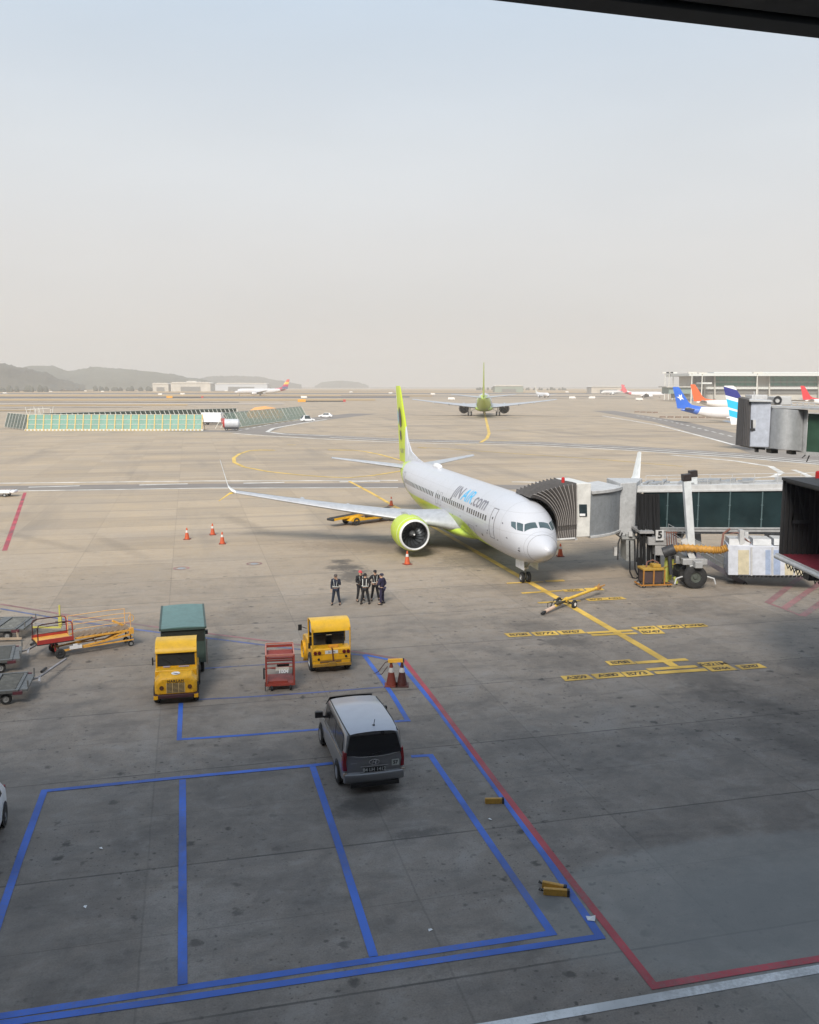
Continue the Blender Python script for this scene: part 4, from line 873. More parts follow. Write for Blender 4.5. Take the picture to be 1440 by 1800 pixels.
# the second bridge: black hood open towards the stand, at the right edge
B2 = thing('boarding_bridge', 'nearest boarding bridge at the right edge, its open black hood showing a red floor', 'boarding bridge', (17, 37, 0)); wb = WB(B2)
HB = M('hood_black', (.022,.022,.024), .7, dirt=.3, dirtcol=(.06,.06,.065)); x0, x1 = 16.0, 18.0
mb = MB(); y0, y1, zb, zt = 33.2, 38.7, 5.1, 8.3
mb.span((x0, y1, zb), (x1, y1+.12, zt)); mb.span((x0, y0-.12, zb), (x1, y0, zt)); mb.span((x0-.05, y0-.12, zt), (x1, y1+.12, zt+.12))
for k in range(9): mb.span((x0+.08+k*.21, y1-.10, zb), (x0+.14+k*.21, y1, zt)); mb.span((x0+.08+k*.21, y0, zt-.1), (x0+.14+k*.21, y1-.1, zt))
hd = wb(mb, 'hood', HB)
mb = MB(); mb.span((x0-.02, y0, zb-.1), (19.5, y1, zb)); wb(mb, 'cab_floor', M('floor_red', (.16,.012,.025), .6, dirt=.4))
mb = MB(); mb.span((x0-.14, y0-.2, zb-.22), (x0-.021, y1+.1, zb+.02)); mb.tube([(x0-.12, y0-.2, zb-.12), (x0-.12, y1+.1, zb-.12)], .1, 10); wb(mb, 'bumper', BRW)
mb = MB(); mb.tube([(16.5, y1-.14, 8.0), (16.4, y1-.14, 6.6), (17.0, y1-.14, 6.5)], .035, 6); mb.tube([(16.55, y1-.14, 8.0), (16.95, y1-.14, 6.6)], .035, 6); mb.span((16.4,y1-.2,6.45),(17.1,y1-.12,6.6)); wb(mb, 'hood_arm', DARK)
mb = MB(); mb.span((x1, y0, zb), (x1+.1, y1, zt)); wb(mb, 'bulkhead', MGREY)
mb = MB(); ydo = y1-.55
for a, b in (((x1-.06, ydo-1.3, zb), (x1-.005, ydo-1.2, zb+2.3)), ((x1-.06, ydo-.1, zb), (x1-.005, ydo, zb+2.3)), ((x1-.06, ydo-1.2, zb+2.2), (x1-.005, ydo-.1, zb+2.3)), ((x1-.06, ydo-1.2, zb+1.02), (x1-.005, ydo-.1, zb+1.1)), ((x1-.06, ydo-1.2, zb), (x1-.005, ydo-.1, zb+.12))): mb.span(a, b)
dr = wb(mb, 'door_frame', WHITE)
mb = MB(); mb.span((x1-.03, ydo-1.2, zb+.12), (x1-.004, ydo-.1, zb+2.2)); wb(mb, 'door_glass', DKGLASS, dr)
mb = MB(); mb.span((x1+.1, y0+.3, zb-.3), (x1+4.2, y1+.5, zt+.1)); wb(mb, 'cab', BRW, bevel=.1)
mb = MB(); mb.span((x1+4.2, y0+1.2, zb-.3), (x1+24, y0+4.2, zt-.3)); wb(mb, 'tunnel', TGL); mb = MB(); mb.span((x1+8, y0+2.2, 0), (x1+9, y0+3.2, zb-.3)); wb(mb, 'support_leg', BEAM)
mb = MB(); rnd = random.Random(5)
for k in range(10):
    yy = y1-.3-k*.33; mb.tube([(x0+.1, yy, zb-.15), (x0+.2, yy-.15, zb-.3-rnd.uniform(.1,.35)), (x0+.3, yy-.3, zb-.15)], .03, 5)
mb.span((x0+.15, y1-2.6, zb-.62), (x0+.7, y1-2.1, zb-.1)); mb.span((x0+.1, y1-1.6, zb-.4), (x0+.4, y1-1.3, zb-.1)); wb(mb, 'underside_cabling', DARK)
mb = MB(); mb.lathe([(0,.1),(.26,.1),(.31,.05),(.32,.001)], (17.3, 38.4, zt+.12), (0,0,1), 12); wb(mb, 'beacon', M('beacon_red', (.45,.02,.02), .4))
# the third bridge, high up for the upper deck, at the right edge beyond
B3 = thing('boarding_bridge', 'high grey boarding bridge with dark flat canopy, furthest back at the right edge', 'boarding bridge', (28, 70, 0)); wb = WB(B3)
mb = MB(); pxbox(mb, [(1299,698),(1320,703),(1317,786),(1293,782)], 70, 69.9, (1.7,4.0,0))
cn = wb(mb, 'canopy', BEL, bevel=.03)
mb = MB()
for k in range(9):
    f = k/8; mb.tube([at(1299+21*f, 699+5*f, 69.93), at(1294+23*f, 782+3*f, 69.93)], .05, 5)
wb(mb, 'canopy_ribs', M('canopy_rib_dark', (.05,.05,.055), .8), cn)
mb = MB(); pxbox(mb, [(1320.5,703),(1356,706),(1352,787),(1317.5,786)], 69.85, 69.2, (1.6,4.2,0)); cb_ = wb(mb, 'cab', M('cab_bluegrey', (.40,.43,.50), .45, dirt=.2), bevel=.08)
mb = MB(); pxbox(mb, [(1317.5,702),(1358,704.5),(1358,707),(1317.5,706)], 69.6, 69.0, (1.7,4.6,0)); wb(mb, 'cab_roof', BRW, bevel=.02)
mb = MB(); pxbox(mb, rect(1321, 738, 1324, 756), 69.7, 69.7, (0,.1,0)); pxbox(mb, rect(1320, 753, 1328, 757), 69.7, 69.65, (0,.1,0)); wb(mb, 'door_handle_box', DARK)
mb = MB(); pxbox(mb, rect(1324, 738, 1329, 752), 69.72, 69.66, (0,.06,0)); wb(mb, 'notice', BRW)
mb = MB(); N_ = 14; fr = []
top = []; bot = []
for k in range(N_+1):
    f = k/N_; Yk = 69.3-1.6*sin(pi*f)-.6*f; top.append(at(1356.5+57*f, 717+4.5*f, Yk)); b_ = at(1352.5+60*f, 787.5+5*f, Yk); bot.append(Vector((top[-1].x, Yk, b_.z)))
far_ = [Vector((top[-1].x+.3, 73, 0)), Vector((top[0].x+.3, 73, 0))]
zt_ = min(p.z for p in top); vs = top+bot+[Vector((p.x, p.y, top[0].z)) for p in far_]+[Vector((p.x, p.y, bot[0].z)) for p in far_]; n1 = N_+1
fs = [(i, i+1, n1+i+1, n1+i) for i in range(N_)]+[tuple(range(n1))+(2*n1, 2*n1+1), tuple(range(n1, 2*n1))[::-1]+(2*n1+3, 2*n1+2), (n1-1, 2*n1, 2*n1+2, 2*n1-1), (0, n1, 2*n1+3, 2*n1+1), (2*n1, 2*n1+1, 2*n1+3, 2*n1+2)]
mb.add(vs, fs); wb(mb, 'rotunda_wall', M('rotunda_grey', (.36,.37,.38), .5, dirt=.2), ang=30)
mb = MB(); pxbox(mb, [(1414.5,720),(1421,720.5),(1417,797),(1412,796)], 68.6, 68.3, (.2,3.6,0)); wb(mb, 'portal', M('portal_grey', (.42,.43,.44), .5))
mb = MB(); pxbox(mb, [(1421,727),(1900,742),(1900,822),(1417.5,795)], 68.4, 58, (1.3,3.0,0)); wb(mb, 'tunnel_glazing', glass('bridge_glass_green', (.02,.045,.03), .1))
mb = MB(); pxbox(mb, [(1416,794),(1900,821),(1900,832),(1416,800)], 68.3, 57.8, (1.3,3.2,0)); pxbox(mb, [(1357,714),(1900,733),(1900,742),(1357,717)], 69, 57.9, (1.3,3.4,0)); wb(mb, 'tunnel_beam', BEAM)
mb = MB(); pxbox(mb, [(1321,785.5),(1345,787),(1345,791),(1327,789)], 70, 70, (0,3,0)); pxbox(mb, rect(1356,790,1368,797), 70, 70, (0,1,0)); pxbox(mb, rect(1330,788,1334,795), 70, 70, (0,.4,0)); pxbox(mb, rect(1392,793,1400,799), 69.5, 69.5, (0,1,0)); mb.tube([at(1420,796,68.6), at(1410,805,68.6)], .05, 5); mb.tube([at(1424,798,68.5), at(1418,812,68.5)], .05, 5); wb(mb, 'underside_bracket', DARK)
mb = MB(); pxbox(mb, rect(1362,697,1392,712), 74, 74, (0,1.5,0)); pxbox(mb, rect(1322,694,1350,703), 73.8, 73.8, (0,1.5,0)); wb(mb, 'roof_unit', BRW, bevel=.05)
mb = MB(); mb.lathe([(0,.20),(.06,.20),(.06,.34),(0,.34)], at(1367,703.5,73.95), (0,-1,0), 20); wb(mb, 'fan_ring', DARK)
mb = MB()
for k in range(8): mb.tube([at(1392+10*k,706+.6*k,72), at(1392+10*k,716+.6*k,72)], .04, 5)
for q in (0, 5): mb.tube([at(1392,706+q,72), at(1520,714+q,72)], .04, 5)
mb.tube([at(1326,706,70), at(1326,688,70)], .05, 5); wb(mb, 'roof_rail', BRW)
col = at(1560, 830, 64); mb = MB(); mb.span((col.x-.6, 63.4, 0), (col.x+.6, 64.6, 7.3)); wb(mb, 'support_leg', BEAM)
# ground power cart under the bridge
gp = G(1152, 1033); GP = thing('ground_power_cart', 'small yellow-framed power cart with a dark box under the boarding bridge', 'ground power cart', (gp.x, gp.y+.5, 0), R(8))
MB().span((-.75,-.4,.25), (.45,.5,1.05)).build('body', M('cart_dark', (.06,.04,.04), .6), GP, bevel=.03)
MB().span((-.85,-.5,1.06), (.5,.55,1.2)).bar((.45,0,1.1), (1.5,.1,1.35), .05, .05).box((.1,0,1.3), (.5,.6,.2)).build('cover', M('cart_cover_yellow', (.36,.22,.03), .6, dirt=.6), GP, bevel=.03)
f_ = MB()
for a in (-.85, -.2, .5):
    f_.bar((a,-.52,.18), (a,-.52,1.1), .07, .07)
f_.bar((-1.0,-.55,.18), (1.0,-.55,.18), .08, .08).bar((-1.0,.5,.18), (1.0,.5,.18), .08, .08).bar((-1.0,-.55,.18), (-1.0,.5,.18), .08, .08).bar((.95,-.55,.18), (.95,.5,.18), .08, .08); f_.build('frame', M('cart_frame_orange', (.36,.16,.03), .6, dirt=.6), GP)
for a in (-.8, .8):
    for b in (-.5, .45): wheel(GP, (a, b, .14), .14, .08, (0,1,0))
MB().tube([(-.5,0,1.2),(-.4,.1,1.5),(0,.2,1.6),(.3,.1,1.45),(.4,0,1.2)], .045, 6).build('hose', M('pipe_rust', (.16,.07,.05), .6), GP)
mb = MB(); mb.tube([(.9,.2,.2),(.95,.2,1.9),(1.1,.2,2.3)], .16, 8).tube([(1.15,.3,.3),(1.3,.25,1.6)], .14, 8).tube([(1.4,.1,.5),(1.55,.0,.1)], .1, 8); mb.build('coiled_duct', M('duct_lime', (.30,.32,.06), .6), GP)
# ------------------------------------------------------------------ grey van
def rot2(v, a): return (v[0]*cos(a)-v[1]*sin(a), v[0]*sin(a)+v[1]*cos(a))
VAN_P = [(.0, .0)]
def build_van(loc, rz):
    """local: +Y forward, rear bumper at y=0"""
    V = thing('van', 'grey passenger van with tinted windows parked across the blue bay line', 'van', loc, rz)
    t = NT('van_paint'); n = t.noise(1.2, 4); t.b.inputs['Coat Weight'].default_value = .7; t.b.inputs['Coat Roughness'].default_value = .08
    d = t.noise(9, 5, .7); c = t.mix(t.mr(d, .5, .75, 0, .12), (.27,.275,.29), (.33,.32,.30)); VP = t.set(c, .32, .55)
    ROOF = M('van_roof_skylit', (.46,.475,.53), .25, .1, dirt=0, var=.03)  # van grey lightened: sky reflection put into the roof colour
    # cross-section stations (y, half width at sill, belt, roof edge, z sill, z belt, z roof edge, z roof crown)
    S = [(0.02,.86,.90,.72,.42,1.12,1.74,1.80),(.06,.92,.945,.78,.34,1.12,1.82,1.88),(.30,.955,.95,.82,.30,1.13,1.87,1.925),(1.0,.96,.955,.84,.28,1.12,1.89,1.95),(2.2,.96,.955,.84,.28,1.10,1.88,1.945),
         (3.3,.96,.95,.82,.28,1.07,1.83,1.89),(3.75,.96,.95,.76,.28,1.06,1.66,1.72),(4.25,.955,.93,.72,.28,1.06,1.28,1.33),(4.65,.93,.88,.66,.30,.98,1.08,1.12),(4.95,.86,.80,.55,.34,.82,.92,.95),(5.12,.70,.66,.42,.42,.66,.74,.76)]
    rs = []
    for y, ws, wb_, wr, zs, zb, zr, zc in S:
        half = [(ws*.88, zs-.04), (ws, zs+.10), (ws+.012, (zs+zb)/2), (wb_+.008, zb-.06), (wb_-.015, zb), (wb_*.55+wr*.45, zb*.52+zr*.48), (wr+.03, zr-.07), (wr-.02, zr), (wr*.7, zr+(zc-zr)*.65), (0, zc)]
        yo = lambda z: (.13*max(0, (z-1.12)/.72)**1.3 if y < .1 else 0)
        rs.append([(x, y+yo(z), z) for x, z in half]+[(-x, y+yo(z), z) for x, z in half[-2::-1]])
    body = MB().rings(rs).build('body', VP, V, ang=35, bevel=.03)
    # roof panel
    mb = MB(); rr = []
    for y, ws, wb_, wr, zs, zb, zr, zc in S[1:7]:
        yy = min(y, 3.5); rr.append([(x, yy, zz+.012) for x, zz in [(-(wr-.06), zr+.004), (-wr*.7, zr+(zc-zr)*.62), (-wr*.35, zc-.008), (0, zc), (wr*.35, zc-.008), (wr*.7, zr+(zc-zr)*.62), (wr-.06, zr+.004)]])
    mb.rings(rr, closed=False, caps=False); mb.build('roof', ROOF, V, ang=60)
    mb = MB()
    for sg in (-1, 1): mb.tube([(sg*(wr_-.035), y, zr+.008) for y, wr_, zr in [(.1,.80,1.85),(1.0,.84,1.895),(2.2,.84,1.885),(3.2,.82,1.845)]], .018, 6)
    a_ = mb; a_.build('drip_rail', BLACK, V)
    WG = glass('van_tint', (.008,.008,.010), .12)
    # side windows
    def side(sg, ya, yb, ya2=None, yb2=None):
        def pt(y, f):
            k = max(i for i in range(len(S)-1) if S[i][0] <= y); g0, g1 = S[k], S[k+1]; q = (y-g0[0])/(g1[0]-g0[0])
            wb_, wr, zb, zr = [g0[i]*(1-q)+g1[i]*q for i in (2, 3, 5, 6)]
            return (sg*((wb_-.015)*(1-f)+(wr+.03)*f+.018), y, zb*(1-f)+(zr-.07)*f)
        vs = [pt(ya, .07), pt((ya+yb)/2, .07), pt(yb, .07), pt(yb2 or yb, .93), pt(((ya2 or ya)+(yb2 or yb))/2, .93), pt(ya2 or ya, .93)]
        return MB().add(vs, [(0,1,2,3,4,5)]).build('side_window', WG, V, smooth=False)
    for sg in (-1, 1):
        side(sg, .28, 1.40, .34); side(sg, 1.46, 2.62); side(sg, 2.68, 3.62, None, 3.30)
        MB().tube([(sg*.975, .2, 1.135), (sg*.98, 2.0, 1.12), (sg*.965, 3.7, 1.07)], .014, 5).build('chrome_strip', M('chrome', (.7,.7,.72), .2, .9, dirt=0), V)
        mb = MB(); mb.box((sg*1.12, 3.62, 1.24), (.26,.12,.20)); mb.bar((sg*.93,3.62,1.14), (sg*1.08,3.62,1.2), .06, .06); mb.build('wing_mirror', BLACK, V)
        # tail lamp
        TLm = M('lamp_red', (.22,.006,.012), .15, dirt=0)
        mb = MB(); mb.rings([[(sg*.83,-.008,.72),(sg*.955,.03,.72),(sg*.972,.20,.72),(sg*.93,.2,.72)], [(sg*.86,-.012,.98),(sg*.955,.02,.98),(sg*.97,.22,.98),(sg*.93,.2,.98)], [(sg*.82,.0,1.28),(sg*.93,.05,1.30),(sg*.94,.2,1.30),(sg*.88,.2,1.3)]]); mb.build('tail_lamp', TLm, V, bevel=.01)
        MB().box((sg*.90,-.012,.62), (.12,.03,.09)).build('reflector', M('lamp_amber', (.5,.4,.33), .3), V, bevel=.01)
    # rear glass, tailgate trim
    mb = MB(); rw = []
    for f in [0,.2,.4,.6,.8,1]:
        x = -1+2*f; zlow = 1.135+.07*x*x; rw.append([(x*(.86-.16*(zz-zlow)/.66), -.018+.02+.13*max(0, (zz-1.12)/.72)**1.3-.02, zz) for zz in [zlow+(1.775-zlow)*q/5 for q in range(6)]])
    mb.rings(rw, closed=False, caps=False); mb.build('rear_window', WG, V)
    MB().tube([(x*.84, -.035+.05*abs(x)**3, 1.125+.07*x*x) for x in [-1,-.6,-.3,0,.3,.6,1]], .014, 6).build('chrome_strip', MATS['chrome'], V)
    mb = MB(); mb.rings([[(x*.9, y+.07*abs(x)**3, z) for y, z in ((-.09,.34),(-.13,.42),(-.12,.60),(-.03,.66),(.1,.66),(.1,.30))] for x in [-1.03,-.8,-.5,-.2,.2,.5,.8,1.03]]); bp = mb.build('rear_bumper', VP, V, bevel=.015, ang=50)
    MB().box((0,-.02,.29), (1.5,.25,.12)).build('bumper_shadow_panel', BLACK, bp)
    MB().box((0,-.045,.72), (.62,.02,.14)).build('plate_recess', BLACK, V)
    CH = MATS['chrome']; lt = text_on('plate_number', '84 LH 1412', .15, (0,-.062,.725), (1,0,0), (0,0,1), M('plate_white', (.55,.56,.56), .5, dirt=0), V, bold=.004)
    MB().tube([(-.42,-.05,.83),(0,-.06,.835),(.42,-.05,.83)], .013, 6).build('chrome_strip', CH, V); MB().tube([(-.44,-.055,.64),(0,-.065,.635),(.44,-.055,.64)], .013, 6).build('chrome_strip', CH, V)
    mb = MB(); N_ = 24; P2 = [(.15*cos(2*pi*i/N_), -.05, .96+.085*sin(2*pi*i/N_)) for i in range(N_+1)]; mb.tube(P2, .010, 5); mb.tube([(-.06,-.052,.9),(-.03,-.052,1.02)], .012, 5); mb.tube([(.06,-.052,1.02),(.03,-.052,.9)], .012, 5); mb.tube([(-.045,-.052,.955),(.045,-.052,.965)], .012, 5); mb.build('badge', CH, V)
    st = MB().box((.66,-.045,.88), (.23,.012,.19)).build('sticker', M('sticker_white', (.55,.58,.55), .5, dirt=0), V); text_on('sticker_number', '57', .15, (.66,-.053,.88), (1,0,0), (0,0,1), BLACK, st, bold=.006)
    text_on('model_lettering', 'GRAND', .05, (-.62,-.04,.96), (1,0,0), (0,0,1), CH, V)
    MB().tube([(.08,.42,1.9), (.11,.36,2.15)], .010, 5).tube([(.06,.44,1.93),(.1,.38,1.96)], .03, 6).build('antenna', BLACK, V)
    MB().box((.30,.10,1.80), (.10,.10,.08)).build('camera_pod', BLACK, V, bevel=.02)
    MB().bar((-.05,-.03,1.20), (.25,-.01,1.26), .02, .015).build('rear_wiper', BLACK, V)
    # windscreen and front
    mb = MB(); mb.rings([[(x*.74, 3.66+.0-.05*x*x, 1.80), (x*.80, 4.28-.08*x*x, 1.34)] for x in [-1,-.6,-.2,.2,.6,1]], closed=False, caps=False); mb.v = [(a, b+.0, c+.03) for a, b, c in mb.v]; mb.build('windscreen', WG, V)
    for sg in (-1, 1):
        for yy in (.92, 4.12):
            wheel(V, (sg*.86, yy, .335), .335, .22, (1,0,0), .62, STEEL)
            MB().lathe([(0,.40),(.015,.40),(.015,.001)], (sg*.972, yy, .345), (sg,0,0), 24).build('wheel_arch', BLACK, V)
            mb = MB(); mb.lathe([(0,.335),(.02,.335),(.035,.31),(.035,.21)], (sg*.985, yy, .335), (sg,0,0), 24); mb.build('tyre_face', RUBBER, V)
            mb = MB(); mb.lathe([(.02,.215),(.03,.2),(.012,.12),(.03,.05),(.03,.001)], (sg*.985, yy, .335), (sg,0,0), 24); mb.build('hubcap', STEEL, V)
    return V
vr = G(652, 1380); ang = R(14.6)
build_van((vr.x+.12, vr.y-.42, 0), ang)

# ------------------------------------------------------------------ tow tractors
YP = M('tug_yellow', (.66,.35,.010), .42, dirt=.5, dirtcol=(.10,.06,.02)); SEAT = M('seat_black', (.02,.02,.022), .8); LAMP = M('lamp_glass', (.45,.42,.38), .2, dirt=0)
def canopy_roof(mb, x, y0, y1, z, rise=.16, front_drop=.35, n=14):
    rs = []
    for k in range(n+1):
        f = k/n; y = y0+(y1-y0)*f; zz = z+rise*sin(pi*min(1, f*1.0+.12)**.8)-(0 if f < .75 else front_drop*((f-.75)/.25)**2)
        rs.append([(-x, y, zz), (x, y, zz), (x, y, zz-.03), (-x, y, zz-.03)])
    return mb.rings(rs)
g1 = G(583, 1178)
T1 = thing('tow_tractor', 'open-backed yellow tow tractor seen from behind, near the red cage trolley', 'tow tractor', (g1.x+.05, g1.y-.38, 0), R(15), scale=1.04)
mb = MB(); mb.prism([(0,.38),(0,1.0),(.05,1.06),(.6,1.06),(.6,.72),(1.35,.72),(1.45,1.12),(2.5,1.06),(2.78,.95),(2.8,.38)], -.80, .80, 'x'); bd = mb.build('body', YP, T1, bevel=.03)
MB().span((-.81,-.06,.30), (.81,.0,.42)).span((-.15,-.14,.32), (.15,-.06,.5)).build('rear_bumper', M('tug_bumper', (.30,.17,.02), .5, dirt=.6), T1, bevel=.01)
mb = MB(); rs = []
for k in range(13):
    f = k/12; y = .08+1.22*f; zz = 2.02+.16*sin(pi*(.12+.76*f))-(.30*(1-f/.25)**2 if f < .25 else 0); rs.append([(-.82,y,zz),(.82,y,zz),(.80,y,zz-.035),(-.80,y,zz-.035)])
mb.rings(rs); rf = mb.build('roof', M('tug_roof_yellow', (.76,.44,.02), .36, dirt=.2, scale=1.5), T1, ang=50)
for sg in (-1, 1): MB().bar((sg*.78, .04, 1.0), (sg*.79, .06, 1.90), .045, .045).build('roof_post', YP, T1); MB().bar((sg*.78, 1.20, 1.0), (sg*.78, 1.24, 2.05), .045, .045).build('roof_post', YP, T1)
mb = MB(); mb.add([(-.80,.10,1.72),(-.80,.65,1.66),(-.80,.72,2.1),(-.80,.15,1.95)], [(0,1,2,3)]); mb.build('side_flap', M('flap_clear', (.42,.42,.48), .3, dirt=.1), T1)
MB().span((-.78,1.30,.7), (.78,1.35,1.25)).bar((-.76,1.32,1.25), (-.76,1.30,2.05), .04, .04).bar((.76,1.32,1.25), (.76,1.30,2.05), .04, .04).bar((-.78,1.33,1.34), (.78,1.33,1.34), .05, .05).build('windscreen_frame', BLACK, T1)
MB().span((-.74,1.31,1.28), (.74,1.32,2.0)).build('windscreen', glass('tug_glass', (.03,.03,.025), .1), T1)
for x in (-.38, .38):
    s_ = MB(); s_.rings([[(x+a*.27, .62+b, z+.0) for a, b in ((-1,0),(-.8,-.05),(.8,-.05),(1,0),(.9,.12),(-.9,.12))] for z in (.80,1.15,1.42,1.50)]); s_.span((x-.26,.66,.76), (x+.26,1.15,.90)); s_.build('seat', SEAT, T1, bevel=.03)
MB().tube([(-.38+.17*cos(a), 1.28+.05*sin(a), 1.22+.16*sin(a)) for a in [2*pi*i/16 for i in range(17)]], .018, 6).tube([(-.38,1.3,1.2),(-.38,1.45,1.0)], .02, 6).build('steering_wheel', BLACK, T1)
for x in (-.69,-.52,.52,.69):
    MB().lathe([(0,.075),(.03,.075),(.035,.06),(.036,.001)], (x,-.005,.89), (0,-1,0), 16).build('tail_lamp', M('lamp_dark_red', (.10,.01,.01), .25), T1)
MB().span((-.28,-.012,.83), (.26,-.002,.97)).build('number_plate', M('plate_white', (.55,.56,.56), .5), T1); text_on('plate_number', '26-174', .11, (-.01,-.015,.90), (1,0,0), (0,0,1), M('seam_grey', (.12,.12,.13), .6), T1, bold=.002)
MB().tube([(.0,.2,1.07),(.02,-.02,1.04),(.05,-.03,.7),(.07,-.06,.45)], .03, 6).build('hose', M('hose_rust', (.10,.03,.02), .6), T1)
for x, z in ((-.55,.62),(.60,.68)): MB().lathe([(0,.05),(.03,.05),(.03,.001)], (x,-.002,z), (0,-1,0), 10).build('hook_eye', BLACK, T1)
MB().tube([(-.8,1.55,1.55),(-1.0,1.6,1.62)], .018, 6).box((-1.08,1.6,1.60), (.16,.04,.26)).build('mirror', BLACK, T1, bevel=.02)
for sg in (-1, 1):
    wheel(T1, (sg*.74,.55,.40), .40, .26); wheel(T1, (sg*.72,2.3,.34), .34, .22)
MB().lathe([(-.14,.46),(.14,.46),(.14,.42),(-.14,.42)], (-.76,2.3,.36), (1,0,0), 24).build('mudguard', YP, T1)
MB().span((-.1,.05,1.06), (.3,.25,1.14)).build('tray', ORANGE, T1)

MB().bar((-.78,-.004,.56), (.78,-.004,.56), .012, .012).bar((-.78,-.004,.80), (-.3,-.004,.80), .010, .012).bar((.3,-.004,.80), (.78,-.004,.80), .010, .012).build('panel_seam', M('seam_brown', (.10,.05,.01), .7), bd)
MB().span((-.5,-.02,.46), (.4,-.005,.53)).build('grime_strip', M('grime_brown', (.14,.08,.03), .8), bd)
MB().tube([(.55,.4,1.06),(.62,.45,1.35),(.5,.5,1.4)], .02, 6).build('lever', BLACK, T1)
g2 = G(312, 1232)
T2 = thing('tow_tractor', 'snub-nosed yellow tow tractor facing the camera in front of the green cart', 'tow tractor', (g2.x+.08, g2.y-.48, 0), R(180+12), scale=1.0)
# local: +Y forward (towards the camera), front bumper at y=0, so the body runs to -Y
mb = MB(); mb.rings([[(-.80,-.55,.45),(.80,-.55,.45),(.80,-.55,.95),(.62,-.55,1.22),(-.62,-.55,1.22),(-.80,-.55,.95)], [(-.80,-.12,.45),(.80,-.12,.45),(.80,-.12,.92),(.58,-.12,1.14),(-.58,-.12,1.14),(-.80,-.12,.92)], [(-.66,.0,.45),(.66,.0,.45),(.68,.0,.85),(.50,.0,1.06),(-.50,.0,1.06),(-.68,.0,.85)]]); bn = mb.build('bonnet', YP, T2, bevel=.03)
MB().span((-.82,-3.0,.42), (.82,-.56,.98)).span((-.80,-1.35,.95), (.80,-.56,1.24)).build('body', YP, T2, bevel=.03)
MB().span((-.66,.0,.32), (.66,.10,.46)).span((-.82,-.3,.34), (.82,-.02,.44)).build('front_bumper', M('bumper_dark', (.05,.015,.02), .6, dirt=.3), T2, bevel=.02)
for sg in (-1, 1): MB().span((sg*.68,-.1,.28), (sg*.84,.06,.40)).build('bumper_corner', YP, T2)
mb = MB(); mb.span((-.34,.002,.50), (.34,.012,.90)); gr = mb.build('grille', BLACK, T2)
mb = MB()
for k in range(8): mb.span((-.34,.012,.51+k*.05), (.34,.022,.525+k*.05))
for x in (-.35,-.12,.11,.33): mb.span((x,.0121,.50), (x+.025,.024,.90))
mb.build('grille_bars', M('grille_tan', (.50,.36,.16), .5), gr)
text_on('lettering', 'HARLAN', .135, (0,.012,.965), (-1,0,0), (0,0,1), BLACK, bn, bold=.006, space=1.25)
for sg in (-1, 1): MB().lathe([(0,.085),(.03,.085),(.02,.06),(.015,.001)], (sg*.53,.0,.72), (0,1,0), 18).build('headlamp', M('lamp_brown', (.10,.04,.015), .2), T2)
for sg in (-1, 1): MB().bar((sg*.60,-.5,1.19), (sg*.56,-.12,1.12), .012, .012).bar((sg*.806,-1.3,.5), (sg*.806,-1.3,1.2), .012, .012).bar((sg*.826,-2.0,.5), (sg*.826,-2.0,.96), .012, .012).build('panel_seam', M('seam_brown', (.10,.05,.01), .7), bn)
MB().bar((-.5,-.99,1.30), (-.05,-1.06,1.62), .015, .012).bar((.1,-.99,1.30), (.5,-1.06,1.60), .015, .012).build('wiper', BLACK, T2)
for k in range(4): MB().span((.803,-.5+k*.09,.75), (.81,-.45+k*.09,.95)).build('side_vent', BLACK, bn)
# roundel on the bonnet
mb = MB(); mb.add([(.0+.17*cos(a), -.30+.13*sin(a), 1.185+.0) for a in [2*pi*i/20 for i in range(20)]], [tuple(range(20))]); mb.v = [(x, y, 1.192+(-.12-y)*.186*0+(-.30-y)*.17) for x, y, z in mb.v]; rd = mb.build('roundel', WHITE, bn, smooth=False)
mb = MB(); mb.add([(-.15,-.27,0),(-.05,-.22,0),(.05,-.26,0),(.12,-.33,0),(.02,-.31,0),(-.06,-.28,0)], [(0,1,2,3,4,5)]); mb.v = [(x, y, 1.196+(-.30-y)*.17) for x, y, z in mb.v]; mb.build('roundel_wave', M('roundel_navy', (.03,.03,.08), .5), rd, smooth=False)
CB = M('cab_inside', (.05,.05,.045), .7)
for sg in (-1, 1): MB().bar((sg*.76,-1.02,1.22), (sg*.74,-1.15,2.0), .06, .06).build('cab_post', YP, T2); MB().bar((sg*.76,-2.3,1.0), (sg*.74,-2.3,2.0), .06, .06).build('cab_post', YP, T2)
mb = MB(); mb.span((-.76,-1.06,1.2), (.76,-.98,1.27)); mb.build('cab_frame', YP, T2)
MB().add([(-.73,-1.04,1.27),(.73,-1.04,1.27),(.72,-1.14,1.97),(-.72,-1.14,1.97)], [(0,1,2,3)]).build('windscreen', glass('tractor_screen', (.025,.026,.025), .08), T2)
mb = MB(); rs = []
for k in range(11):
    f = k/10; y = -2.42+1.42*f; zz = 2.10+.10*sin(pi*f)-(.26*((f-.7)/.3)**2 if f > .7 else 0); rs.append([(-.80,y,zz),(.80,y,zz),(.79,y,zz-.04),(-.79,y,zz-.04)])
mb.rings(rs); mb.build('roof', MATS['tug_roof_yellow'], T2, ang=50)
MB().span((-.76,-2.34,1.0), (.76,-2.28,1.9)).span((-.3,-1.9,1.0), (.3,-1.5,1.5)).build('cab_back', CB, T2)
MB().span((-.79,-1.9,.98), (-.76,-1.2,1.5)).build('door', YP, T2)
mb = MB(); mb.box((.90,-1.05,1.50), (.05,.14,.30)); mb.bar((.78,-1.08,1.5), (.88,-1.06,1.5), .03, .03); mb.build('mirror', BLACK, T2)
MB().span((-.5,-1.0,1.262), (-.1,-.86,1.27)).span((.25,-1.02,1.262), (.5,-.9,1.28)).build('sticker', M('sticker_pale', (.5,.42,.5), .5), T2)
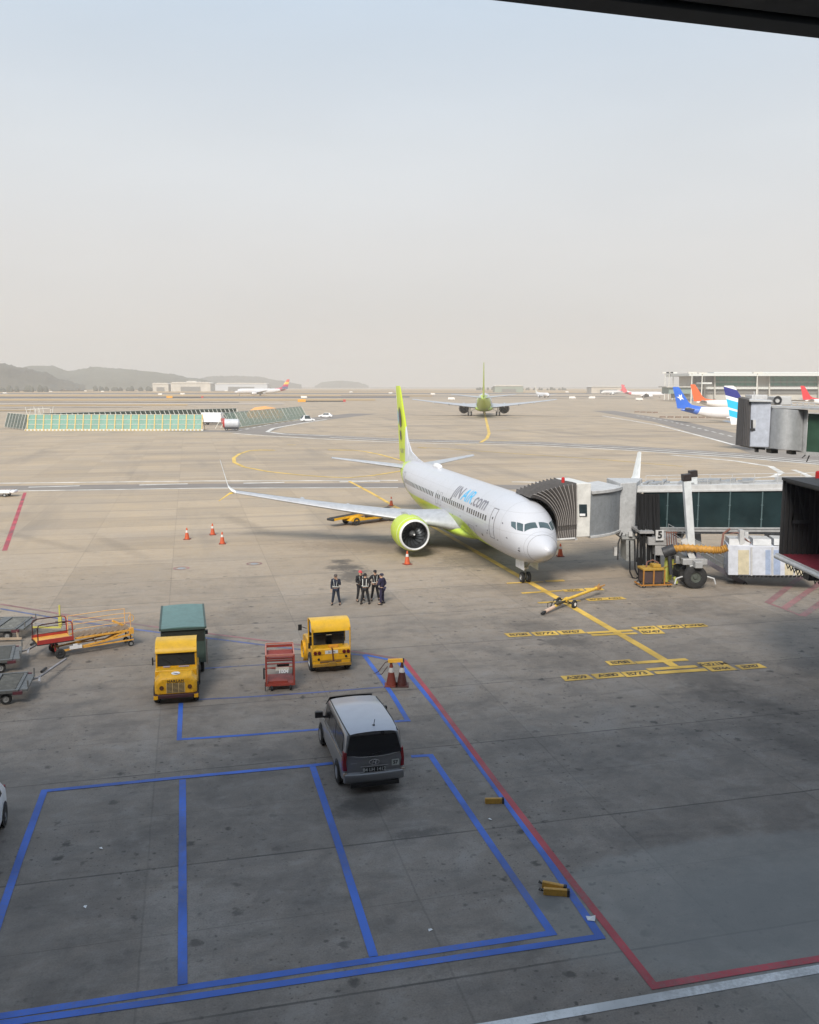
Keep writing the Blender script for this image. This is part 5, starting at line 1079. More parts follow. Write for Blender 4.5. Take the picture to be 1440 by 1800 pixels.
for sg in (-1, 1):
    wheel(T2, (sg*.74,-.55,.36), .36, .24); wheel(T2, (sg*.74,-2.35,.42), .42, .28)
# covered green cart behind it
GC = thing('covered_cart', 'tall dark green covered baggage cart behind the snub-nosed tractor', 'baggage cart', (g2.x-.48, g2.y+3.1, 0), R(14))
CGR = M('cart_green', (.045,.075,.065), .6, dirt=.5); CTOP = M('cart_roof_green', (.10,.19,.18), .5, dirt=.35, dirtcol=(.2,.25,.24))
MB().span((-.92,0,.55), (.92,4.1,.68)).span((-.92,.0,.68), (-.87,4.1,2.1)).span((.87,.0,.68), (.92,4.1,2.1)).span((-.87,0.02,.68), (.87,.06,2.1)).span((-.87,4.04,.68), (.87,4.08,2.1)).build('body', CGR, GC, bevel=.01)
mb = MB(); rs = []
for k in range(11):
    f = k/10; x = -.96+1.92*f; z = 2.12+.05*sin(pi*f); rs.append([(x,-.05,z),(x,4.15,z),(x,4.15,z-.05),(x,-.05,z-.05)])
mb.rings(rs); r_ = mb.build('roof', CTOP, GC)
MB().span((-.98,-.07,2.05), (-.90,4.17,2.14)).span((.90,-.07,2.05), (.98,4.17,2.14)).span((-.90,-.075,2.03), (.90,-.04,2.12)).build('roof_trim', CGR, r_)
MB().span((-.9,.0,1.5), (.9,.018,2.0)).build('front_opening', M('cart_inside', (.015,.02,.015), .8), GC)
MB().box((.97,.3,.95), (.06,.16,1.1)).build('side_buffer', M('buffer_pale', (.5,.42,.36), .6), GC); MB().box((.98,.5,1.75), (.12,.2,.16)).build('latch', BLACK, GC)
MB().bar((0,.0,.5), (0,-.6,.4), .08, .08).build('drawbar', DARK, GC)
for sg in (-1, 1):
    for y in (.55, 3.4): wheel(GC, (sg*.76,y,.27), .27, .16)

# ------------------------------------------------------------------ red cage trolley
g3 = G(493, 1215)
RC = thing('cage_trolley', 'rusty red open-frame trolley on castors beside the yellow tow tractor', 'trolley', (g3.x, g3.y+.05, 0), R(9))
RR = M('cage_red', (.30,.045,.03), .55, dirt=.55, dirtcol=(.12,.04,.03), scale=4); RL = M('cage_red_light', (.52,.20,.15), .5, dirt=.4)
mb = MB(); w_, d_2, h0, h1 = .56, 1.25, .26, 1.50
for x in (-w_, w_):
    for y in (0, d_2): mb.bar((x,y,h0-.04), (x,y,h1), .07, .07)
    for z in (h0, .62, .98, 1.22, h1-.03): mb.bar((x,0,z), (x,d_2,z), .035, .05)
mb.bar((-w_,0,h0), (w_,0,h0), .07, .09).bar((-w_,d_2,h0), (w_,d_2,h0), .07, .09); fr_ = mb.build('frame', RR, RC)
mb = MB(); mb.bar((-w_,-.01,h1), (w_,-.01,h1), .06, .07).bar((-w_,d_2,h1+.14), (w_,d_2,h1+.14), .05, .05).bar((-w_,0,h1), (-w_,d_2,h1+.1), .05, .05).bar((w_,0,h1), (w_,d_2,h1+.1), .05, .05); mb.build('top_rail', RL, RC)
MB().span((-w_+.04,.04,h1-.16), (w_-.04,d_2-.04,h1-.12)).span((-w_,d_2-.02,h1-.02), (w_,d_2+.02,h1+.08)).build('upper_tray', RR, RC)
mb = MB()
for z in (1.28, 1.14): mb.bar((-w_,.02,z), (w_,.02,z), .03, .035)
mb.bar((-w_,.0,.98), (w_,.0,1.0), .03, .03).bar((-w_,.6,1.18), (w_,.6,1.18), .04, .06).bar((-w_,.9,1.0), (w_,.9,1.0), .04, .06).bar((-w_,.6,.8), (-.1,.1,.9), .03, .03); mb.build('cross_bar', RR, RC)
MB().span((-w_+.04,.05,h0), (w_-.04,d_2-.05,h0+.05)).span((-.5,.1,.31), (.3,.9,.38)).build('lower_tray', RR, RC)
MB().span((-.18,-.03,.86), (.36,.0,1.0)).build('number_board', M('board_cream', (.55,.52,.46), .6), RC); text_on('board_number', '1004', .2, (.13,-.035,.82), (1,0,0), (0,0,1), WHITE, RC, bold=.01)
MB().bar((-.1,.4,.95), (.35,.6,.9), .12, .1).build('loose_part', BLACK, RC)
MB().bar((-w_-.09,.1,.95), (-w_-.09,.1,.5), .07, .1).bar((-w_,.1,.9), (-w_-.1,.1,.9), .03, .03).build('tow_hitch', DARK, RC); MB().tube([(-w_-.05,-.02,.4),(-w_-.05,-.05,.05)], .018, 5).build('hanging_strap', DARK, RC)
for x in (-.36, .40):
    for y in (.06, 1.15): wheel(RC, (x, y, .14), .14, .08, (1,.1,0)); 
mb = MB()
for x in (-.36, .40):
    for y in (.06, 1.15): mb.box((x, y, .2), (.1,.12,.06))
mb.build('castor_fork', DARK, RC)

# ------------------------------------------------------------------ orange stair lift
g4 = G(125, 1157); g5 = G(232, 1140)
dx = Vector((g5.x-g4.x, g5.y-g4.y, 0)); L4 = 4.7; rz4 = math.atan2(dx.y, dx.x)
SL = thing('work_platform', 'orange and yellow wheeled stair platform with a red caged landing', 'access platform', (g4.x-.50, g4.y, 0), rz4, scale=.79)
OP = M('stair_orange', (.70,.36,.06), .45, dirt=.4); RDP = M('landing_red', (.35,.035,.03), .5, dirt=.4); PKR = M('rail_blackred', (.06,.02,.02), .5)
mb = MB()
for y in (.1, 1.25):
    mb.bar((.1,y,.36), (4.1,y,.75), .08, .10); mb.bar((.3,y,.40), (4.3,y,.42), .06, .07); mb.bar((.9,y,1.0), (4.25,y,1.02), .07, .10)
mb.bar((0,-.05,.34), (0,1.5,.34), .10, .10).bar((4.2,.1,.6), (4.2,1.25,.6), .08, .08).bar((2.2,.1,.5), (2.2,1.25,.5), .06, .06).bar((2.4,.1,.55), (3.9,.1,1.0), .06, .08).bar((2.6,.6,.45), (3.8,.6,.95), .16, .16)
mb.build('chassis', OP, SL)
mb = MB(); mb.span((.95,.12,.98), (4.1,1.22,1.03)); 
for k in range(9): x = 1.1+k*.34; mb.add([(x,.12,1.04),(x+.30,.12,1.16),(x+.30,1.22,1.16),(x,1.22,1.04),(x+.30,.12,1.04),(x+.3,1.22,1.04)], [(0,1,2,3),(1,4,5,2),(0,4,1),(3,2,5),(0,3,5,4)])
mb.build('tread', M('tread_brown', (.20,.14,.09), .7, dirt=.4), SL)
mb = MB(); mb.span((-1.15,-.02,1.0), (.75,1.38,1.06)); dk = mb.build('landing', M('landing_orange', (.66,.34,.06), .5, dirt=.4), SL)
MB().span((-1.2,-.08,.98), (.8,-.021,1.22)).span((-1.2,1.381,.98), (.8,1.44,1.22)).build('kick_board', RDP, SL); MB().span((-1.22,-.1,.93), (.82,1.45,.979)).build('landing_edge', BLACK, SL)
def hoop(y0_, nm):
    pts = [(-1.15,y0_,1.1),(-1.15,y0_,1.95),(-1.08,y0_,2.08),(-.9,y0_,2.13),(.5,y0_,2.13),(.68,y0_,2.08),(.74,y0_,1.95),(.76,y0_,1.1)]
    MB().tube(pts[:5], .035, 8).tube([pts[0],(-1.15,y0_,1.6),(.76,y0_,1.6)], .022, 6).build(nm, PKR, SL); MB().tube(pts[4:], .035, 8).build(nm, RDP, SL)
hoop(-.05, 'guard_hoop'); hoop(1.40, 'guard_hoop')
MB().bar((-.2,.2,.4), (-.2,.2,1.0), .08, .08).bar((-.2,1.1,.4), (-.2,1.1,1.0), .08, .08).build('landing_support', RDP, SL)
mb = MB()
for y in (.08, 1.28):
    for z in (1.55, 2.10): mb.tube([(.78,y,z), (3.2,y,z+.02), (4.15,y,z-.02)], .022, 6)
    for x in (.8, 4.15): mb.tube([(x,y,1.0),(x,y,2.1)], .024, 6)
mb.build('handrail', M('rail_orange', (.74,.42,.16), .45, dirt=.2), SL)
mb = MB(); mb.bar((3.4,1.25,1.45), (4.2,1.2,1.0), .2, .12); mb.span((4.05,.0,.8), (4.3,.25,1.15)); mb.build('end_bracket', OP, SL); MB().tube([(4.2+.16*cos(a), .1, 1.75+.2*sin(a)) for a in [2*pi*i/12 for i in range(13)]], .02, 5).build('hand_loop', OP, SL)
MB().span((.55,-.03,.42), (1.25,.0,.62)).span((.75,-.03,.62), (1.0,.0,.72)).build('number_board', WHITE, SL)
for y in (-.1, 1.5): wheel(SL, (0,y,.29), .29, .18, (0,1,0), rimmat=DARK)
wheel(SL, (4.15,.2,.17), .17, .12, (0,1,0)); wheel(SL, (4.15,1.2,.17), .17, .12, (0,1,0)); MB().bar((4.15,.2,.2), (4.15,.2,.8), .06, .06).bar((4.15,1.2,.2), (4.15,1.2,.8), .06, .06).build('caster_post', DARK, SL)

# ------------------------------------------------------------------ container dollies at the left edge
DM = M('dolly_metal', (.15,.155,.155), .55, .4, dirt=.6); RD2 = M('dolly_red', (.09,.018,.028), .6, dirt=.4)
def dolly(loc, rz, label, bar_len=3.0, sw=0.0):
    D = thing('container_dolly', label, 'dolly', loc, rz, 'container dollies at the left edge')
    # local +X towards the drawbar
    mb = MB(); mb.span((-3.0,-1.2,.50), (0,-1.08,.62)).span((-3.0,1.08,.50), (0,1.2,.62)).span((-.12,-1.08,.50), (0,1.08,.60)).span((-3.0,-1.08,.50), (-2.88,1.08,.60)).span((-1.35,-1.08,.52), (-.95,1.08,.63)).span((-2.9,-1.0,.36), (0,-.85,.5)).span((-2.9,.85,.36), (0,1.0,.5)); mb.build('frame', DM, D)
    mb = MB()
    for k in range(12):
        y = -.98+k*.178
        mb.tube([(-.9,y,.575),(-.14,y,.575)], .045, 6); mb.tube([(-2.86,y,.575),(-1.4,y,.575)], .045, 6)
    r_ = mb.build('rollers', M('roller_dark', (.045,.05,.05), .5, .4), D); 
    MB().span((-.2,-1.24,.44), (.14,-1.1,.56)).build('corner_guard', RD2, D); MB().span((-.2,1.1,.44), (.14,1.24,.56)).build('corner_guard', RD2, D); MB().span((0,-1.0,.48), (.3,1.0,.56)).bar((.3,-.8,.6), (.3,-.8,.86), .05, .05).bar((.3,.8,.6), (.3,.8,.86), .05, .05).build('end_stop', DM, D)
    MB().span((-1.25,-1.1,.64), (-1.05,-.9,.74)).build('stop_latch', YELLOW, D)
    db = MB().bar((.05,-.25,.42), (.7,0,.42), .08, .06).bar((.05,.25,.42), (.7,0,.42), .08, .06).bar((.7,0,.42), (bar_len,0,.30), .09, .07).build('drawbar', M('drawbar_grey', (.34,.33,.34), .5, .3, dirt=.6), D); MB().tube([(1.1,.08,.5),(1.6,.08,.5)], .06, 6).build('bar_grip', BLACK, db); db.location = (.3, .3, 0); db.rotation_euler[2] = sw
    for x in (-.5,-2.5):
        for y in (-.95,.95): wheel(D, (x,y,.22), .22, .16, (0,1,0))
    return D
ga = G(60, 1235); dolly((ga.x-.75, ga.y+.85, 0), R(14), 'nearest container dolly at the left edge, its drawbar pointing up to the stair platform', 3.6, R(76))
gb = G(14, 1200); dolly((gb.x-.75, gb.y+2.4, 0), R(20), 'middle container dolly at the left edge, mostly outside the frame with red corner', 4.0, R(68))
gc = G(18, 1125); D3 = dolly((gc.x+.3, gc.y+1.0, 0), R(4), 'furthest container dolly at the left edge with a raised yellow drawbar', 1.2)
MB().bar((.4,0,.36), (1.75,.1,.30), .09, .07).bar((1.7,.1,.3), (1.72,.1,1.45), .07, .07).box((1.72,.1,.62), (.16,.12,.5)).build('raised_tow_arm', M('arm_yellowgreen', (.48,.45,.10), .5, dirt=.4), D3); 
MB().bar((.05,-1.2,.5), (.12,-1.25,.1), .07, .07).bar((-1.6,-1.3,.16), (.3,-1.3,.16), .08, .1).build('lower_step', M('step_tan', (.34,.27,.2), .6), D3)

# ------------------------------------------------------------------ white vehicles at the left edge
gv = G(13, 1446)
WV = thing('service_car', 'white vehicle just entering the frame at the left edge', 'car', (gv.x-.95, gv.y+.25, 0), R(194))
mb = MB(); rs = []
for y, w1_, w2, z0, zb, zt in [(0,.70,.6,.35,.8,.9),(.15,.8,.66,.28,.9,1.1),(.6,.82,.64,.26,.95,1.45),(2.2,.82,.64,.26,.95,1.5),(3.0,.82,.62,.26,.95,1.3),(3.5,.8,.66,.28,.9,1.0),(3.9,.7,.55,.34,.7,.8)]:
    rs.append([(-w1_,y,z0),(w1_,y,z0),(w1_+.02,y,(z0+zb)/2),(w1_,y,zb),(w2,y,zt),(-w2,y,zt),(-w1_,y,zb),(-w1_-.02,y,(z0+zb)/2)])
mb.rings(rs); bo = mb.build('body', WHITE, WV, bevel=.04)
for sg in (-1, 1):
    mb = MB(); mb.add([(sg*.80,.7,.98),(sg*.80,3.0,.98),(sg*.655,2.75,1.34),(sg*.655,.75,1.44)], [(0,1,2,3)]); mb.v = [(x+sg*.012,y,z) for x,y,z in mb.v]; mb.build('side_window', DKGLASS, WV)
    for y in (.6, 3.2): wheel(WV, (sg*.76,y,.3), .3, .2); MB().lathe([(0,.36),(.012,.36),(.012,.001)], (sg*.835,y,.32), (sg,0,0), 20).build('wheel_arch', BLACK, WV)
    MB().box((sg*.70,.04,.86), (.16,.1,.16)).build('corner_lamp', M('lamp_red', (.22,.006,.012), .15), WV)
gw = G(12, 874)
WL = thing('striped_vehicle', 'low white flatbed with hazard striped back at the left edge beyond the red line', 'vehicle', (gw.x-1.2, gw.y, 0), R(4))
MB().span((-3.2,0,.35), (1.5,1.6,.75)).span((1.5,.1,.4), (1.95,1.5,.7)).build('bed', WHITE, WL, bevel=.12)
MB().add([(-3,.1,.76),(-.5,.1,.76),(-.9,1.4,1.5),(-3,1.4,1.5)], [(0,1,2,3)]).build('ramp', M('ramp_tan', (.62,.5,.42), .5), WL)
mb = MB()
for k in range(8): x = -.6+k*.3; mb.bar((x,.3,.78), (x+.2,1.4,.80), .06, .02)
mb.build('hazard_stripes', M('stripe_brown', (.30,.18,.10), .6), WL)
for x in (-2.4,.9):
    for y in (.1,1.5): wheel(WL, (x,y,.22), .22, .14, (0,1,0))

# ------------------------------------------------------------------ belt loader under the wing
gl = G(622, 925); gm = G(700, 916)
BLd = thing('belt_loader', 'yellow belt loader parked under the wing behind the near engine', 'belt loader', (gl.x-.2, gl.y, 0), math.atan2(gm.y-gl.y, gm.x-gl.x)+R(3), scale=.84)
mb = MB(); mb.prism([(-.2,.55),(.3,.95),(1.1,1.0),(1.6,.75),(4.6,.72),(5.2,.95),(6.2,1.0),(6.6,.6),(5.9,.45),(.2,.45)], 0, 2.0, 'y'); mb.build('body', YP, BLd, bevel=.04)
MB().bar((-1.9,.5,.80), (6.2,.5,1.30), .14, .22).bar((-1.9,1.5,.80), (6.2,1.5,1.30), .14, .22).build('belt_frame', YP, BLd); MB().bar((-1.9,1.0,.92), (6.2,1.0,1.40), .86, .05).build('belt', M('belt_black', (.03,.025,.02), .8), BLd)
MB().box((-1.95,1,.78), (.25,1.1,.25)).build('belt_end', DARK, BLd, bevel=.05); MB().span((1.8,-.03,.75), (4.4,.0,.98)).build('engine_bay', M('bay_dark', (.05,.03,.02), .7), BLd); MB().span((2.9,-.06,1.0), (3.4,-.02,1.3)).build('notice', WHITE, BLd)
MB().tube([(2.4,.1,.8),(3.2,.1,1.3),(3.8,.1,1.1),(4.2,.1,1.4)], .05, 6).build('hydraulic_hose', BLACK, BLd)
for x in (.7, 5.6):
    for y in (.1, 1.9): wheel(BLd, (x,y,.42), .42, .25, (0,1,0), rimmat=DARK)

# ------------------------------------------------------------------ tow bar
ta, tb = G(955, 1081), G(1056, 1046)
rzt = math.atan2(tb.y-ta.y, tb.x-ta.x); Lt = (tb-ta).length
TBr = thing('tow_bar', 'yellow aircraft tow bar lying across the yellow stand line', 'tow bar', (ta.x, ta.y, 0), rzt)
TY = M('towbar_yellow', (.72,.46,.06), .45, dirt=.5)
MB().tube([(.3,0,.16),(1.2,0,.26),(2.2,0,.42),(Lt-.5,0,.50)], .085, 10).build('bar', TY, TBr); MB().tube([(.2,0,.15),(.9,0,.22),(1.1,0,.25)], .10, 8).build('eye_sleeve', M('towbar_pale', (.62,.45,.35), .5), TBr)
MB().tube([(-.05,0,.10),(.3,0,.16)], .08, 8).box((-.05,0,.1), (.22,.16,.1)).build('towing_eye', BLACK, TBr, bevel=.02); MB().lathe([(-.12,.13),(.12,.13)], (2.35,0,.43), (1,0,.1), 12, caps=True).build('clamp', TY, TBr)
MB().tube([(.9,.12,.28),(1.4,.2,.55),(1.9,.16,.55),(2.1,.05,.45)], .025, 6).tube([(.6,.1,.3),(.6,.1,.52),(1.0,.1,.52),(1.0,.1,.3)], .02, 6).build('pump_handle', BLACK, TBr)
MB().box((1.7,0,.38), (.9,.22,.14)).build('jack_box', M('jack_dark', (.06,.05,.03), .6), TBr, bevel=.03)
MB().box((Lt-.35,0,.50), (.35,.3,.2)).tube([(Lt-.2,-.1,.55),(Lt+.15,-.18,.62)], .05, 6).tube([(Lt-.2,.1,.55),(Lt+.15,.18,.62)], .05, 6).build('coupling_head', M('coupling', (.40,.20,.05), .5, dirt=.5), TBr, bevel=.03)
MB().tube([(2.4,-.45,.24),(2.4,.45,.24)], .03, 6).bar((2.3,-.4,.26), (2.35,0,.4), .05, .05).build('axle', DARK, TBr)
for y in (-.5,.5): wheel(TBr, (2.4,y,.24), .24, .12, (0,1,0), .45, WHITE)

# ------------------------------------------------------------------ cones and chocks
CO = M('cone_orange', (.50,.085,.025), .55, dirt=.35); COD = M('cone_dark', (.18,.022,.012), .6, dirt=.3); CW = M('cone_white', (.6,.58,.56), .5, dirt=.3)
def cone(h=.72, mat=None, nm='traffic_cone'):
    C_ = thing(nm, 'x', 'traffic cone', group='traffic cones on the apron'); k = h/.72; mat = mat or CO
    MB().span((-.20*k,-.20*k,0), (.20*k,.20*k,.035*k)).build('base', COD if mat is CO else mat, C_, bevel=.01)
    MB().lathe([(.034*k,.155*k),(.42*k,.085*k)], n=18).lathe([(.56*k,.060*k),(.70*k,.034*k),(.72*k,.03*k),(.72*k,.001)], n=18).build('cone_body', mat, C_); MB().lathe([(.42*k,.086*k),(.56*k,.061*k)], n=18).build('reflective_band', CW, C_); return C_
c0 = None
for (px, py, lb) in [(329, 948, 'orange cone standing alone, leftmost of the three beyond the wing tip'), (374, 940, 'orange cone nearest the wing tip, furthest of the three on the left'), (391, 956, 'orange cone with white band, rightmost of the three on the left'),
                     (716, 992, 'orange cone in front of the near engine'), (985, 978, 'orange cone right of the airliner nose under the canopy'), (688, 889, 'orange cone at the far side of the wing on the yellow line')]:
    p = G(px, py)
    if c0 is None: c0 = cone(.95); c0.location = (p.x, p.y, 0); c0['label'] = lb
    else: copy_thing(c0, (p.x, p.y, 0), random.uniform(0, 1), lb)
pa, pb = G(688, 1205), G(706, 1205)
k1 = cone(1.0, M('cone_brown', (.20,.035,.02), .55, dirt=.3), 'traffic_cone'); k1.location = (pa.x, pa.y, 0); k1['label'] = 'brownish red cone, left of the pair carrying a yellow chock'; k1['group'] = 'pair of tall cones by the blue line'
k2 = cone(1.0, M('cone_maroon', (.07,.015,.012), .55, dirt=.3), 'traffic_cone'); k2.location = (pb.x+.02, pb.y, 0); k2['label'] = 'dark maroon cone, right of the pair carrying a yellow chock'; k2['group'] = 'pair of tall cones by the blue line'
CKY = M('chock_yellow', (.50,.27,.04), .5, dirt=.45); CKO = M('chock_orange', (.80,.42,.04), .45, dirt=.2)
def chock(label, loc, rz, L=.75, mat=None, rope=True, tilt=0.0, z=0.0):
    C_ = thing('wheel_chock', label, 'wheel chock', (loc[0], loc[1], z), rz, 'yellow wheel chocks'); m = mat or CKY
    b_ = MB().prism([(-.09,0),(.09,0),(.05,.14),(.0,.155),(-.05,.14)], -L/2, L/2, 'x').build('chock_body', m, C_, bevel=.008); b_.rotation_euler = (0, tilt, 0)
    MB().prism([(-.10,-.002),(.10,-.002),(.055,.145),(.0,.162),(-.055,.145)], L/2-.05, L/2+.012, 'x').build('end_cap', DARK, b_)
    if rope: MB().tube([(-L/2,0,.06),(-L/2-.09,.02,.12),(-L/2-.11,.05,.05),(-L/2-.04,.1,.015),(-L/2+.1,.12,.012)], .014, 6).build('rope', BLACK, C_)
    return C_
p = G(869, 1411); chock('single yellow wheel chock lying across the blue line', p, R(2), .55, rope=False)
p = G(978, 1572); chock('yellow wheel chock of the lower pair, nearer one', p, R(-8), .62); p = G(975, 1560); chock('yellow wheel chock of the lower pair, further one with a rope loop', (p.x-.02, p.y-.06, 0), R(-22), .58)
mid = (pa+pb)/2; ck = chock('orange-yellow wheel chock laid on top of the two cones', (mid.x-.02, mid.y, 0), R(8), .66, CKO, rope=False, z=1.0)
MB().tube([(-.3,0,.05),(-.45,-.05,.02),(-.75,-.1,-.35),(-.95,-.1,-.42),(-.6,-.12,-.45),(-.35,-.05,-.15)], .022, 6).build('rope', M('rope_brown', (.12,.08,.07), .8), ck)
p = G(1040, 1617); pl = MB().add([(0,0,.02),(.16,-.05,.03),(.2,.1,.09),(.12,.16,.02),(-.02,.13,.05)], [(0,1,2),(0,2,3),(0,3,4)]).build('paper_scrap', WHITE, smooth=False, loc=(p.x-.1, p.y-.05, 0)); tag(pl, 'crumpled white paper scrap beside the red line', 'litter')
rnd = random.Random(12)
for px, py in [(150,1595),(178,1492),(862,1441),(756,1636)]:
    p = G(px, py); s_ = .05 if py > 1300 else .16; o = MB().add([(-s_,-s_*.8,.012),(s_*1.3,-s_*.3,.02),(s_,s_,.015),(-s_*.6,s_*.7,.03)], [(0,1,2),(0,2,3)]).build('glint_speck', WHITE, smooth=False, loc=(p.x, p.y, 0)); o.rotation_euler[2] = rnd.uniform(0, 3)  # pale specks added for glints in the window glass, not loose rubbish
    tag(o, {(1190,1196):'added pale glint speck above its twin, just below the yellow code plates', (1187,1202):'added pale glint speck below its twin, just below the yellow code plates', (1330,1188):'added pale glint speck, left of two at the right end of the code plates', (1338,1184):'added pale glint speck, right of two at the right end of the code plates', (1040,1202):'pale scrap below the left end of the code plates', (150,1595):'pale speck in the lower half of the left blue bay', (178,1492):'pale speck in the upper half of the left blue bay', (862,1441):'pale speck just below the single yellow chock', (756,1636):'pale speck near the bottom of the right blue bay'}[(px, py)], 'litter', 'small pale glint specks')

# ------------------------------------------------------------------ people
def skin(joints, edges, parent, name, mat, sub=1):
    names = list(joints); me = bpy.data.meshes.new(name)
    me.from_pydata([joints[n][0] for n in names], [(names.index(a), names.index(b)) for a, b in edges], [])
    o = bpy.data.objects.new(name, me); COL.objects.link(o); m = o.modifiers.new('skin', 'SKIN'); m.use_smooth_shade = True
    sv = me.skin_vertices[0].data
    seen = set()
    adj = {n: set() for n in names}
    for a, b in edges: adj[a].add(b); adj[b].add(a)
    for i, n in enumerate(names):
        r = joints[n][1]; sv[i].radius = r if isinstance(r, tuple) else (r, r)
        if n not in seen:
            sv[i].use_root = True; st = [n]
            while st:
                q = st.pop()
                if q in seen: continue
                seen.add(q); st += list(adj[q]-seen)
    if sub: s2 = o.modifiers.new('sub', 'SUBSURF'); s2.levels = sub; s2.render_levels = sub
    bpy.context.view_layer.update(); dg = bpy.context.evaluated_depsgraph_get()
    m2 = bpy.data.meshes.new_from_object(o.evaluated_get(dg)); bpy.data.objects.remove(o); m2.name = name
    m2.materials.clear(); m2.materials.append(mat)
    for p in m2.polygons: p.use_smooth = True
    r = bpy.data.objects.new(name, m2); COL.objects.link(r); r.parent = parent; return r
SKIN = M('skin_tone', (.42,.26,.18), .6, dirt=0); NAVYC = M('navy_cloth', (.012,.018,.035), .9, dirt=.1); BLK = M('black_cloth', (.010,.010,.012), .9, dirt=.1); SHOE = M('shoe_black', (.01,.01,.01), .5); HIV = M('reflective_tape', (.62,.64,.62), .4, dirt=0)
def person(label, loc, rz, jacket, trouser, hat=None, L='down', Rr='down', lean=.03, spread=.13, step=.05, vest=True, h=1.0, head=0.0, bag=False):
    P_ = thing('person', label, 'person', loc, rz, scale=h)
    def arm(sg, mode):
        sh = Vector((sg*.19, lean, 1.43))
        el, wr = {'down': ((sg*.25, .0, 1.14), (sg*.25, .08, .90)), 'front': ((sg*.27, .06, 1.15), (sg*.10, .28, 1.14)), 'face': ((sg*.27, .12, 1.18), (sg*.10, .22, 1.50)), 'pocket': ((sg*.31, -.06, 1.16), (sg*.21, .08, .98)), 'hip': ((sg*.36, -.02, 1.18), (sg*.20, .10, 1.05))}[mode]
        return sh, Vector(el), Vector(wr)
    J = {'pelvis': ((0,0,.95), (.15,.11)), 'waist': ((0,.01,1.08), (.135,.10)), 'chest': ((0,lean,1.30), (.17,.115)), 'neck0': ((0,lean,1.45), (.10,.08)), 'neck': ((0,lean+.015,1.52), .058), 'jaw': ((0,lean+.035+head*.5,1.59), (.072,.085)), 'skull': ((0,lean+.02+head,1.68), (.082,.10)), 'crown': ((0,lean+.01+head,1.745), (.06,.075)),
         'nose': ((0,lean+.125+head,1.64), .018)}
    E_ = [('pelvis','waist'),('waist','chest'),('chest','neck0'),('neck0','neck'),('neck','jaw'),('jaw','skull'),('skull','crown'),('jaw','nose')]
    JK = {'pelvis': ((0,0,.93), (.18,.135)), 'waist': ((0,.01,1.08), (.165,.13)), 'chest': ((0,lean,1.30), (.20,.145)), 'neck0': ((0,lean,1.46), (.12,.10)), 'neck': ((0,lean,1.53), (.075,.07))}; EJ = [('pelvis','waist'),('waist','chest'),('chest','neck0'),('neck0','neck')]
    TR = {'pelvis': ((0,0,.97), (.165,.125))}; ET = []
    for sg, mode, k in ((-1, L, 'l'), (1, Rr, 'r')):
        sh, el, wr = arm(sg, mode); hd_ = (wr-el).normalized()
        J['sh'+k] = (tuple(sh), .075); J['el'+k] = (tuple(el), .045); J['wr'+k] = (tuple(wr), .030); J['pm'+k] = (tuple(wr+hd_*.07), (.040,.018)); E_ += [('neck0','sh'+k),('sh'+k,'el'+k),('el'+k,'wr'+k),('wr'+k,'pm'+k)]
        side_ = hd_.cross(Vector((0,1,0) if abs(hd_.y) < .8 else (1,0,0))).normalized()
        for q in range(4):
            o_ = side_*(q-1.5)*.021; ln = (.075,.085,.08,.062)[q]; b0 = wr+hd_*.08+o_; curl = Vector((-sg*.25,.25,-.1))
            J[f'f{q}{k}'] = (tuple(b0), .0095); J[f'g{q}{k}'] = (tuple(b0+hd_*ln*.55), .009); J[f'h{q}{k}'] = (tuple(b0+hd_*ln*.85+curl*ln*.5), .008); E_ += [(f'f{q}{k}', f'g{q}{k}'), (f'g{q}{k}', f'h{q}{k}')]
        tb_ = wr+hd_*.03+side_*.03; J['t0'+k] = (tuple(tb_), .011); J['t1'+k] = (tuple(tb_+hd_*.04+side_*.03), .010); J['t2'+k] = (tuple(tb_+hd_*.07+side_*.035), .009); E_ += [('t0'+k,'t1'+k),('t1'+k,'t2'+k)]
        ft = sg*step
        hp = (sg*.095,0,.90); kn = (sg*(.095+spread*.4), ft*.5+.03, .50); an = (sg*(.09+spread), ft, .09); to = (sg*(.10+spread*1.15), ft+.17, .035)
        J['hp'+k] = (hp, .095); J['kn'+k] = (kn, .06); J['an'+k] = (an, .042); J['to'+k] = (to, .03); E_ += [('pelvis','hp'+k),('hp'+k,'kn'+k),('kn'+k,'an'+k),('an'+k,'to'+k)]
        JK['sh'+k] = (tuple(sh), (.10,.10)); JK['el'+k] = (tuple(el), .068); JK['wr'+k] = (tuple(wr-hd_*.01), .05); EJ += [('neck0','sh'+k),('sh'+k,'el'+k),('el'+k,'wr'+k)]
        TR['hp'+k] = (hp, .115); TR['kn'+k] = (kn, .082); TR['an'+k] = ((an[0], an[1], .10), .07); ET += [('pelvis','hp'+k),('hp'+k,'kn'+k),('kn'+k,'an'+k)]
        sh_ = MB(); sh_.rings([[(an[0]+.052*a*w_, an[1]+y, z) for a, z in ((-1,.0),(1,.0),(1,zt*.6),(.6,zt),(-.6,zt),(-1,zt*.6))] for y, w_, zt in ((-.09,.75,.10),(-.03,.95,.12),(.06,.9,.10),(.14,1,.075),(.20,.7,.05))]); sh_.build('shoe', SHOE, P_, ang=60)
    bo = skin(J, E_, P_, 'body', SKIN); skin(JK, EJ, P_, 'jacket', jacket); skin(TR, ET, P_, 'trousers', trouser)
    for sx in (-1, 1): MB().lathe([(0,.011),(.006,.008),(.008,.001)], (sx*.032, lean+head+.118, 1.675), (0,1,0), 8).build('eye', BLACK, bo); MB().lathe([(-.01,.012),(.0,.028),(.012,.02)], (sx*.088, lean+head+.015, 1.655), (sx,0,0), 8).build('ear', SKIN, bo)
    MB().bar((-.025,lean+head+.112,1.597), (.025,lean+head+.112,1.597), .008, .008).build('mouth', M('lip', (.25,.09,.07), .6), bo)
